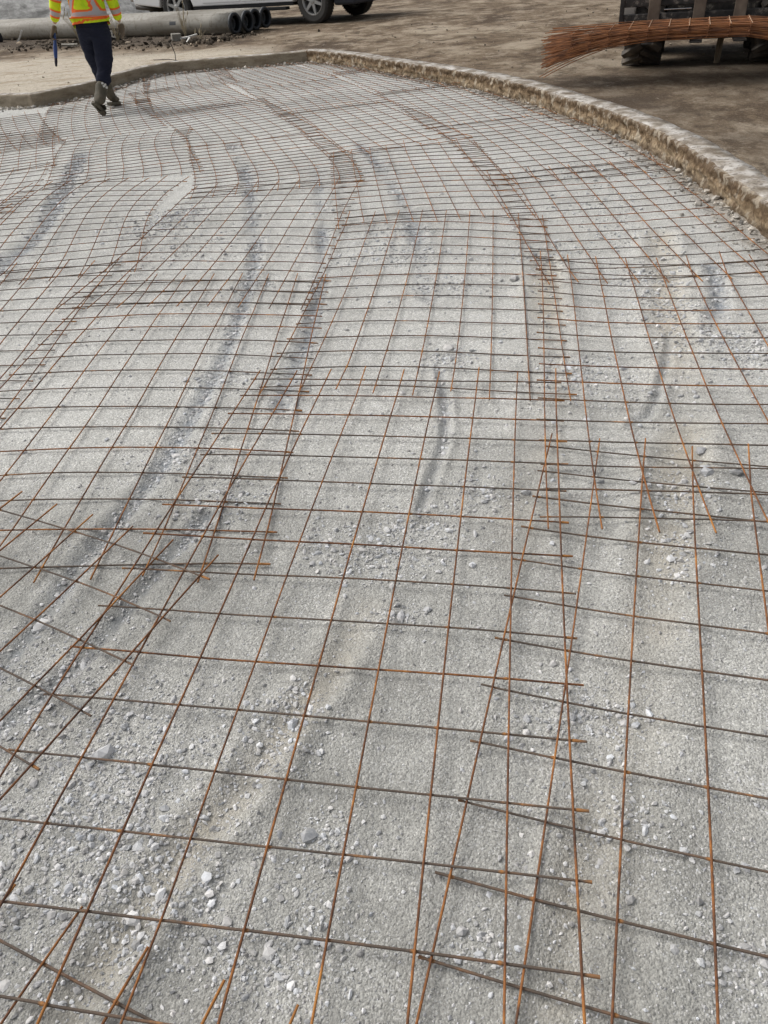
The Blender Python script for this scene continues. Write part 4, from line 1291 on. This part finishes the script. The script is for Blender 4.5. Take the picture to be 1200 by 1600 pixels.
# black and white printed scrap: black sheet with white strokes
root = thing('wrapper', 'small black wrapper with white printed strokes near the worker\'s right hand', 'wrapper', (-4.62, 18.2, YARD_Z + 0.06), R(-20))
bm = bmesh.new()
for i in range(5):
    for j in range(5):
        bm.verts.new(((i - 2) * 0.05, 0.02 * math.sin(i * 1.7) + 0.015 * math.cos(j * 2.1), 0.0 + j * 0.05 + 0.01 * math.sin(i)))
bm.verts.ensure_lookup_table()
for i in range(4):
    for j in range(4):
        bm.faces.new([bm.verts[k] for k in (i * 5 + j, (i + 1) * 5 + j, (i + 1) * 5 + j + 1, i * 5 + j + 1)])
frombm('foil', bm, M['scrapd'], root)
bm = bmesh.new()
for x0, z0, x1, z1 in ((-.075, .17, -.015, .155), (-.03, .16, -.05, .06), (-.05, .07, .02, .05), (.03, .15, .01, .05), (.06, .15, .045, .05), (.01, .055, .05, .05)):
    d = Vector((x1 - x0, 0, z1 - z0)); nrm = Vector((-d.z, 0, d.x)).normalized() * 0.013
    a, b = Vector((x0, -0.045, z0)), Vector((x1, -0.045, z1))
    bm.faces.new([bm.verts.new(p) for p in (a - nrm, b - nrm, b + nrm, a + nrm)])
frombm('print', bm, M['scrapw'], root)
# rounded yellow object at the very left border
root = thing('yellow_drum', 'rounded yellow object with a black face at the left border before the pipes', 'drum', (-7.86, 20.2, YARD_Z), R(-25))
bm = bmesh.new()
lathe(bm, [(0.001, -0.30), (0.12, -0.29), (0.155, -0.25), (0.16, -0.1), (0.155, 0.0), (0.14, 0.02)], 28, 'X', mtx=Matrix.Translation((0.14, 0, 0.165)))
frombm('shell', bm, M['yellow'], root, True)
bm = bmesh.new()
lathe(bm, [(0.138, 0.0), (0.142, 0.03), (0.10, 0.05), (0.05, 0.06), (0.001, 0.062)], 28, 'X', mtx=Matrix.Translation((0.14, 0, 0.165)))
frombm('face', bm, M['dark'], root, True)

def weed(x_, y_, z_, n_, h_, sp, label, seed):
    rr_ = random.Random(seed)
    lst = []
    for k in range(n_):
        a = rr_.uniform(0, 6.28); l = h_ * rr_.uniform(.45, 1); b = rr_.uniform(.2, 1) * sp
        lst.append((np.array([(0.03 * math.cos(a) * t_ + b * math.cos(a) * t_ ** 2, 0.03 * math.sin(a) * t_ + b * math.sin(a) * t_ ** 2, l * t_) for t_ in np.linspace(0, 1, 6)]), np.linspace(0.006, 0.0025, 6)))
        if rr_.random() < .5:
            e = lst[-1][0][-1]
            lst.append((np.array([e, e + (0.01, 0.0, 0.03), e + (0.012, 0.01, 0.07)]), np.array([0.012, 0.010, 0.003])))
    o_ = link('dry_weed', tubes_mesh('dry_weed', lst, 4), M['weed'])
    o_.location = (x_, y_, z_)
    return tag(o_, label, 'weed')
weed(-5.35, 18.2, YARD_Z, 34, 0.75, 0.30, 'tall dry weeds against the pipe at the worker\'s left hip', 1)
weed(-4.55, 18.05, YARD_Z, 22, 0.55, 0.25, 'dry weeds against the pipe right of the worker', 2)
weed(-3.05, 17.3, YARD_Z, 16, 0.62, 0.12, 'thin dry weed stalk standing before the front pipe\'s slot', 3)
weed(-2.72, 17.0, YARD_Z, 8, 0.26, 0.10, 'small pale weed in front of the front pipe near its open end', 4)
# bent tie wire stubs on the slab edge
o = link('wire_stub', tubes_mesh('wire_stub', [(np.array([(0, 0, -.02), (.01, .01, .10), (-.02, .03, .21), (-.05, .04, .26)]), 0.006), (np.array([(.05, 0, 0), (-.1, .02, .03), (-.35, .06, .035)]), 0.005)], 5), M['dark'])
o.location = (-2.66, 13.78, 0.14)
tag(o, 'bent dark wire stub sticking up from the slab edge', 'wire')
# clods of earth along the pipes and crumbs on the yard
def yz(x_, y_):
    return np.full(np.shape(x_), YARD_Z + 0.03)
k = 2000
al = rng.uniform(-0.6, 7.0, k); dd = rng.normal(-0.75, 0.5, k)
x_ = -2.08 + PDIR.x * al + 0.535 * dd; y_ = 17.41 + PDIR.y * al + 0.845 * dd
def tint_mud(nS):
    g = rng.uniform(0.03, 0.13, nS)
    pale = rng.uniform(0, 1, nS) < 0.05
    g = np.where(pale, 0.45, g)
    return np.stack([g, g * 0.82, g * 0.62], 1)
n = NT('earth_clod')
M['clod'] = n.fin(n.attr('tint', 'Color'), 0.95, spec=0.1)
o = stones('earth_clods', x_, y_, np.clip(rng.lognormal(math.log(0.017), 0.6, k), 0.007, 0.07), 'churned clods of dark earth along the front of the pipes', False, 0.3, zfun=yz, tints=tint_mud)
o.data.materials[0] = M['clod']
k = 900
x_ = rng.uniform(-6, 7, k); y_ = rng.uniform(9, 17, k)
okp = ~inside(x_, y_, [tuple(p) for p in inner]) & (seg_dist(x_, y_, inner) > .15)
x_, y_ = x_[okp], y_[okp]
def tint_yd(nS):
    g = rng.uniform(0.05, 0.42, nS)
    return np.stack([g, g * 0.86, g * 0.68], 1)
def yz2(x_, y_):
    return np.full(np.shape(x_), YARD_Z + 0.004)
o = stones('yard_crumbs', x_, y_, np.clip(rng.lognormal(math.log(0.008), 0.5, len(x_)), 0.004, 0.03), 'crumbs of earth and small stones scattered over the muddy yard', False, 0.2, zfun=yz2, tints=tint_yd)
o.data.materials[0] = M['clod']

# ================================================================== THE WORKER
ROOT = Vector((-2.88, 10.25, 0.0))
YAW = R(-10)                                   # heading away from the camera, slightly right
person = thing('person', 'worker in lime hi-vis jacket, navy trousers and rubber boots walking away', 'person', ROOT, YAW)
RI = Matrix.Rotation(-YAW, 3, 'Z')
def loc(p):
    return RI @ (Vector(p) - ROOT)
J = dict(pelvis=(-2.845, 10.28, 0.90), rhip=(-2.755, 10.27, 0.83), lhip=(-2.925, 10.30, 0.83), rknee=(-2.815, 10.27, 0.455), rank=(-2.895, 10.05, 0.185), rheel=(-2.925, 9.985, 0.135),
         rball=(-2.89, 9.985, 0.055), rtoe=(-2.885, 10.05, 0.035), lknee=(-2.965, 10.47, 0.455), lank=(-2.925, 10.62, 0.125), lheel=(-2.935, 10.575, 0.075), lball=(-2.905, 10.70, 0.055), ltoe=(-2.895, 10.755, 0.05),
         waist=(-2.85, 10.30, 1.03), chest=(-2.855, 10.34, 1.27), neckb=(-2.86, 10.36, 1.47), lsh=(-3.045, 10.33, 1.41), rsh=(-2.665, 10.36, 1.41),
         lelb=(-3.165, 10.27, 1.145), lwri=(-3.265, 10.30, 0.905), lpalm=(-3.30, 10.30, 0.845), relb=(-2.575, 10.34, 1.125), rwri=(-2.56, 10.42, 0.865), rpalm=(-2.56, 10.435, 0.80),
         neck=(-2.86, 10.37, 1.52), head=(-2.86, 10.39, 1.64), crown=(-2.86, 10.39, 1.74))
J = {k: loc(v) for k, v in J.items()}

def skinned(name, verts, edges, mat, parent, sub=2, root=0):
    """verts: list of (position, rx, ry)"""
    me_ = bpy.data.meshes.new(name + '_cage')
    me_.from_pydata([tuple(v[0]) for v in verts], edges, [])
    ob = bpy.data.objects.new(name + '_cage', me_)
    COL.objects.link(ob)
    sk = ob.modifiers.new('skin', 'SKIN')
    sk.use_smooth_shade = True
    for i, v in enumerate(verts):
        d_ = me_.skin_vertices[0].data[i]
        d_.radius = (v[1], v[2])
        d_.use_root = (i == root)
    ss = ob.modifiers.new('sub', 'SUBSURF')
    ss.levels = sub; ss.render_levels = sub
    dg = bpy.context.evaluated_depsgraph_get()
    res = bpy.data.meshes.new_from_object(ob.evaluated_get(dg))
    res.name = name
    bpy.data.objects.remove(ob)
    res.materials.clear()
    return link(name, res, mat, parent, smooth=True)

def chain(*names):
    return names
def lerp(a, b, t_): return a + (b - a) * t_

# the body itself (mostly covered): head, neck, trunk, limbs in one surface
bv, be = [], []
def V_(p, r1, r2=None):
    bv.append((p, r1, r2 if r2 else r1)); return len(bv) - 1
p0 = V_(J['pelvis'], .12, .09)
w0 = V_(J['waist'], .115, .085); c0 = V_(J['chest'], .13, .09); n0 = V_(J['neckb'], .075, .07); n1 = V_(J['neck'], .056, .056)
h0 = V_(lerp(J['neck'], J['head'], .45), .072, .082); h1 = V_(J['head'], .082, .10); h2 = V_(J['crown'], .062, .075)
be += [(p0, w0), (w0, c0), (c0, n0), (n0, n1), (n1, h0), (h0, h1), (h1, h2)]
for s in 'lr':
    a = V_(J[s + 'sh'], .055); b = V_(J[s + 'elb'], .038); c = V_(J[s + 'wri'], .026)
    be += [(c0, a), (a, b), (b, c)]
    a = V_(J[s + 'hip'], .085); b = V_(J[s + 'knee'], .055); c = V_(J[s + 'ank'], .04)
    be += [(p0, a), (a, b), (b, c)]
body_o = skinned('body', bv, be, M['skin'], person, 2, 0)
# face: nose, ears, eyes, hair under the hat
hd = J['head']
bm = bmesh.new()
bmesh.ops.create_cone(bm, cap_ends=True, segments=8, radius1=.018, radius2=.006, depth=.05, matrix=Matrix.Translation(hd + Vector((0, .108, -.01))) @ Matrix.Rotation(R(160), 4, 'X'))
frombm('nose', bm, M['skin'], body_o, True)
for sx in (-1, 1):
    bm = bmesh.new()
    bmesh.ops.create_uvsphere(bm, u_segments=10, v_segments=8, radius=.03, matrix=Matrix.Translation(hd + Vector((sx * .088, .0, -.005))) @ Matrix.Diagonal((.35, .7, 1.1, 1)))
    frombm('ear', bm, M['skin'], body_o, True)
    bm = bmesh.new()
    bmesh.ops.create_uvsphere(bm, u_segments=10, v_segments=8, radius=.012, matrix=Matrix.Translation(hd + Vector((sx * .032, .094, .012))))
    frombm('eye', bm, M['scrapw'], body_o, True)
bm = bmesh.new()
bmesh.ops.create_uvsphere(bm, u_segments=20, v_segments=12, radius=.098, matrix=Matrix.Translation(hd + Vector((0, -.018, .015))) @ Matrix.Diagonal((.92, 1.05, 1.05, 1)))
frombm('hair', bm, M['dark'], person, True)
bm = bmesh.new()
lathe(bm, [(.001, .15), (.05, .143), (.09, .115), (.112, .07), (.118, .03), (.14, .022), (.142, .016), (.115, .018)], 32, 'Z', mtx=Matrix.Translation(hd + Vector((0, 0, .03))) @ Matrix.Diagonal((1, 1.15, 1, 1)))
frombm('hard_hat', bm, M['hat'], person, True)

# trousers
tv, te = [], []
def T_(p, r1, r2=None):
    tv.append((p, r1, r2 if r2 else r1)); return len(tv) - 1
up = Vector((0, 0, 1))
a0 = T_(J['pelvis'] + up * .02, .165, .135)
a1 = T_(J['waist'] + up * .0, .155, .125)
te.append((a0, a1))
for s in 'lr':
    h = T_(lerp(J[s + 'hip'], J[s + 'knee'], .10), .128, .130)
    m1 = T_(lerp(J[s + 'hip'], J[s + 'knee'], .5), .110, .114)
    k_ = T_(J[s + 'knee'], .092, .096)
    m2 = T_(lerp(J[s + 'knee'], J[s + 'ank'], .4), .086, .090)
    e_ = T_(lerp(J[s + 'knee'], J[s + 'ank'], .62), .070, .074)
    te += [(a0, h), (h, m1), (m1, k_), (k_, m2), (m2, e_)]
tr = skinned('trousers', tv, te, M['trousers'], person, 3, 0)
# cloth folds
co = np.empty(len(tr.data.vertices) * 3, np.float32); tr.data.vertices.foreach_get('co', co); co = co.reshape(-1, 3)
nrm = np.empty_like(co.ravel()); tr.data.vertices.foreach_get('normal', nrm); nrm = nrm.reshape(-1, 3)
fold = 0.022 * fbm(co[:, 0] * 9 + co[:, 1] * 4, co[:, 2] * 17 + co[:, 0] * 6, 501, 2) * np.clip((0.85 - co[:, 2]) * 4, 0, 1)
co += nrm * fold[:, None]
tr.data.vertices.foreach_set('co', co.ravel()); tr.data.update()

# rubber boots: shaft + foot in one mesh each, thick sole as its own part
for s in 'rl':
    ank, heel, ball, toe, knee = (J[s + k_] for k_ in ('ank', 'heel', 'ball', 'toe', 'knee'))
    top = lerp(knee, ank, .50)
    v_ = [(top, .074, .078), (lerp(top, ank, .5), .070, .074), (lerp(top, ank, .85), .060, .066), (lerp(ank, heel, .5), .056, .062), (lerp(heel, ball, .5) + up * .02, .050, .048), (ball + up * .01, .052, .036), (toe + up * .012, .044, .030),
          (heel, .046, .046)]
    bt = skinned('boot', v_, [(0, 1), (1, 2), (2, 3), (3, 4), (4, 5), (5, 6), (3, 7)], M['boot'], person, 2, 3)
    # sole
    fx = (toe - heel); fx.normalize()
    sx = fx.cross(up); sx.normalize()
    dn = sx.cross(fx); dn.normalize()
    if dn.z > 0: dn = -dn
    bm = bmesh.new()
    L_ = (toe - heel).length
    pr = [(-.05, .026), (-.03, .036), (.06, .034), (.5 * L_, .036), (.75 * L_, .043), (L_ + .0, .038), (L_ + .018, .020)]
    lo_, hi_ = [], []
    for xx, ww in pr:
        for sg in (-1, 1):
            b = heel + fx * xx + sx * (sg * ww) + dn * (.034 if not (.08 < xx < .4 * L_) else .024)
            lo_.append(bm.verts.new(b + dn * .02)); hi_.append(bm.verts.new(b - dn * .016))
    for i in range(len(pr) - 1):
        a, b, c, d = 2 * i, 2 * i + 1, 2 * i + 3, 2 * i + 2
        bm.faces.new([lo_[k_] for k_ in (a, b, c, d)]); bm.faces.new([hi_[k_] for k_ in (d, c, b, a)])
        bm.faces.new((lo_[a], lo_[d], hi_[d], hi_[a])); bm.faces.new((lo_[b], hi_[b], hi_[c], lo_[c]))
    bm.faces.new((lo_[0], hi_[0], hi_[1], lo_[1])); e = len(lo_)
    bm.faces.new((lo_[e - 2], lo_[e - 1], hi_[e - 1], hi_[e - 2]))
    frombm('sole', bm, M['boot'], bt)
    if s == 'r':                                    # pale reflective strokes on the trouser cuff
        bm = bmesh.new()
        cc = lerp(knee, ank, .50)
        for k_ in range(2):
            for q_ in range(2):
                a = R(-62 + 14 * k_ - 5 * q_)
                p = cc + Vector((.104 * math.cos(a), .108 * math.sin(a), -.012 + .030 * q_ - .018 * k_ - .02))
                t1 = Vector((-math.sin(a), math.cos(a), 0)) * .012
                nn = Vector((math.cos(a), math.sin(a), 0)) * .006
                vs_ = [bm.verts.new(p + nn + t1 * sx_ + up * sz_ * .011) for sx_, sz_ in ((-1, -1), (1, -1), (1.0, 1), (-1.0, 1))]
                bm.faces.new(vs_)
        frombm('reflective_mark', bm, M['scrapw'], tr)

# jacket
jv, je = [], []
def J_(p, r1, r2=None):
    jv.append((p, r1, r2 if r2 else r1)); return len(jv) - 1
b0 = J_(J['pelvis'] + up * .035, .215, .165)
b1 = J_(J['waist'] + up * .02, .205, .155)
b2 = J_(lerp(J['waist'], J['chest'], .6), .205, .15)
b3 = J_(J['chest'] + up * .05, .20, .14)
b4 = J_(J['neckb'] - up * .02, .115, .095)
b5 = J_(J['neckb'] + up * .04, .08, .08)
je += [(b0, b1), (b1, b2), (b2, b3), (b3, b4), (b4, b5)]
for s in 'lr':
    q0 = J_(J[s + 'sh'], .088, .088); q1 = J_(lerp(J[s + 'sh'], J[s + 'elb'], .55), .073, .073); q2 = J_(J[s + 'elb'], .068, .068)
    q3 = J_(lerp(J[s + 'elb'], J[s + 'wri'], .5), .063, .063); q4 = J_(lerp(J[s + 'elb'], J[s + 'wri'], .92), .050, .050)
    je += [(b3, q0), (q0, q1), (q1, q2), (q2, q3), (q3, q4)]
jk = skinned('jacket', jv, je, M['hivis'], person, 3, 1)
me = jk.data
nV = len(me.vertices)
co = np.empty(nV * 3, np.float32); me.vertices.foreach_get('co', co); co = co.reshape(-1, 3)
nrm = np.empty(nV * 3, np.float32); me.vertices.foreach_get('normal', nrm); nrm = nrm.reshape(-1, 3)
co2 = co + nrm * (0.010 * fbm(co[:, 0] * 8, co[:, 2] * 13 + co[:, 1] * 5, 601, 3))[:, None]
# distance from the middle line of the nearest tape
d_tape = np.full(nV, 1.0)
def arm_t(s):
    sh, el, wr = (np.array(J[s + k_]) for k_ in ('sh', 'elb', 'wri'))
    best = np.full(nV, 9.0); tt = np.zeros(nV)
    for (p, q_, t0) in ((sh, el, 0.0), (el, wr, np.linalg.norm(el - sh))):
        d = q_ - p; L_ = np.linalg.norm(d); d = d / L_
        t_ = np.clip((co - p) @ d, 0, L_ + (0.1 if t0 else 0))
        ds = np.linalg.norm(co - p - t_[:, None] * d, axis=1)
        m_ = ds < best
        best[m_] = ds[m_]; tt[m_] = t0 + t_[m_]
    return best, tt
arm = np.zeros(nV, bool)
for s in 'lr':
    ds, tt = arm_t(s)
    lat = co[:, 0] - J['chest'].x
    m_ = (ds < 0.105) & ((np.abs(lat) > 0.19) | (tt > 0.16)) & ~((np.abs(lat) < 0.2) & (co[:, 2] < 1.3) & (tt < .2))
    arm |= m_
    L1 = (J[s + 'elb'] - J[s + 'sh']).length
    for t0 in (L1 - 0.015, L1 + 0.145):
        d_tape[m_] = np.minimum(d_tape[m_], np.abs(tt[m_] - t0))
tor = ~arm
zz_ = co[:, 2] + 0.06 * (co[:, 0] - J['waist'].x)
d_tape[tor] = np.minimum(d_tape[tor], np.abs(zz_[tor] - 0.985))
hem = np.abs(zz_ - 0.885) + 0.026                  # narrow orange hem without grey
lat = co[:, 0] - J['waist'].x
bk = tor & (co[:, 2] > 0.985)
dl = np.abs(np.abs(lat) - 0.16 * np.abs(1.36 - co[:, 2]) / 0.375) * 0.92
d_tape[bk] = np.minimum(d_tape[bk], dl[bk])
d_tape[tor] = np.minimum(d_tape[tor], hem[tor])
me.vertices.foreach_set('co', co2.astype(np.float32).ravel()); me.update()
a = me.attributes.new('tape', 'FLOAT', 'POINT')
a.data.foreach_set('value', d_tape.astype(np.float32))

# gloves: palm and five bent fingers
def glove(s, grip):
    wr, pm = J[s + 'wri'], J[s + 'palm']
    d = (pm - wr).normalized()
    sd_ = Vector((0, 1, 0)) if s == 'l' else Vector((0, 1, 0))
    sd_ = (sd_ - d * sd_.dot(d)).normalized()
    inn = d.cross(sd_).normalized()                 # palm side
    body_c = J['pelvis']
    if (body_c - pm).dot(inn) < 0: inn = -inn
    v_ = [(wr + d * .005, .034, .030), (lerp(wr, pm, .6), .040, .026), (pm + d * .015, .044, .024)]
    e_ = [(0, 1), (1, 2)]
    for k_, (off, ln) in enumerate(((-.033, .058), (-.011, .068), (.011, .072), (.033, .064))):
        b = pm + d * .045 + sd_ * off
        cl = (1.0 if grip else .45)
        p1 = b + d * (ln * .40) + inn * (.006 * cl)
        p2 = p1 + d * (ln * .32 * (1 - .7 * cl)) + inn * (ln * .34 * cl + .004)
        p3 = p2 - d * (ln * .22 * cl) + inn * (ln * .20 * cl) + d * (ln * .25 * (1 - cl))
        i0 = len(v_)
        v_ += [(b, .0115, .0115), (p1, .0105, .0105), (p2, .0095, .0095), (p3, .0085, .0085)]
        e_ += [(2, i0), (i0, i0 + 1), (i0 + 1, i0 + 2), (i0 + 2, i0 + 3)]
    i0 = len(v_)
    tb = lerp(wr, pm, .65) + sd_ * .035
    v_ += [(tb, .014, .014), (tb + sd_ * .018 + d * .025 + inn * .012, .012, .012), (tb + sd_ * .014 + d * .052 + inn * .026, .010, .010)]
    e_ += [(1, i0), (i0, i0 + 1), (i0 + 1, i0 + 2)]
    skinned('glove', v_, e_, M['glove'], person, 2, 1)
    return pm, d, inn
pm, d, inn = glove('l', True)
glove('r', False)

# the tying tool held in the left hand
hp = Matrix.Rotation(YAW, 3, 'Z') @ (pm + d * .055 + inn * .030) + ROOT
tip = Vector((-3.375, 10.28, 0.50))
tool = thing('tying_tool', 'blue-gripped pointed tying tool held in the worker\'s left hand', 'tool', hp)
ax = (tip - hp); ln = ax.length
tq = ax.to_track_quat('Z', 'Y').to_matrix().to_4x4()
bm = bmesh.new()
lathe(bm, [(.001, -.05), (.014, -.045), (.016, .03), (.016, .06), (.021, .085), (.022, .14), (.019, .19), (.014, .22), (.001, .225)], 16, 'Z', mtx=tq)
gr = frombm('grip', bm, M['blue'], tool, True)
bm = bmesh.new()
lathe(bm, [(.018, .205), (.016, .25), (.011, .29), (.012, ln - .03), (.004, ln)], 12, 'Z', mtx=tq)
frombm('shaft', bm, M['toolm'], tool, True)
bm = bmesh.new()
box(bm, -.03, -.012, -.008, .008, .02, .07, tq)
bmesh.ops.bevel(bm, geom=bm.edges[:], offset=.004, segments=1, affect='EDGES')
frombm('trigger', bm, M['scrapw'], tool)
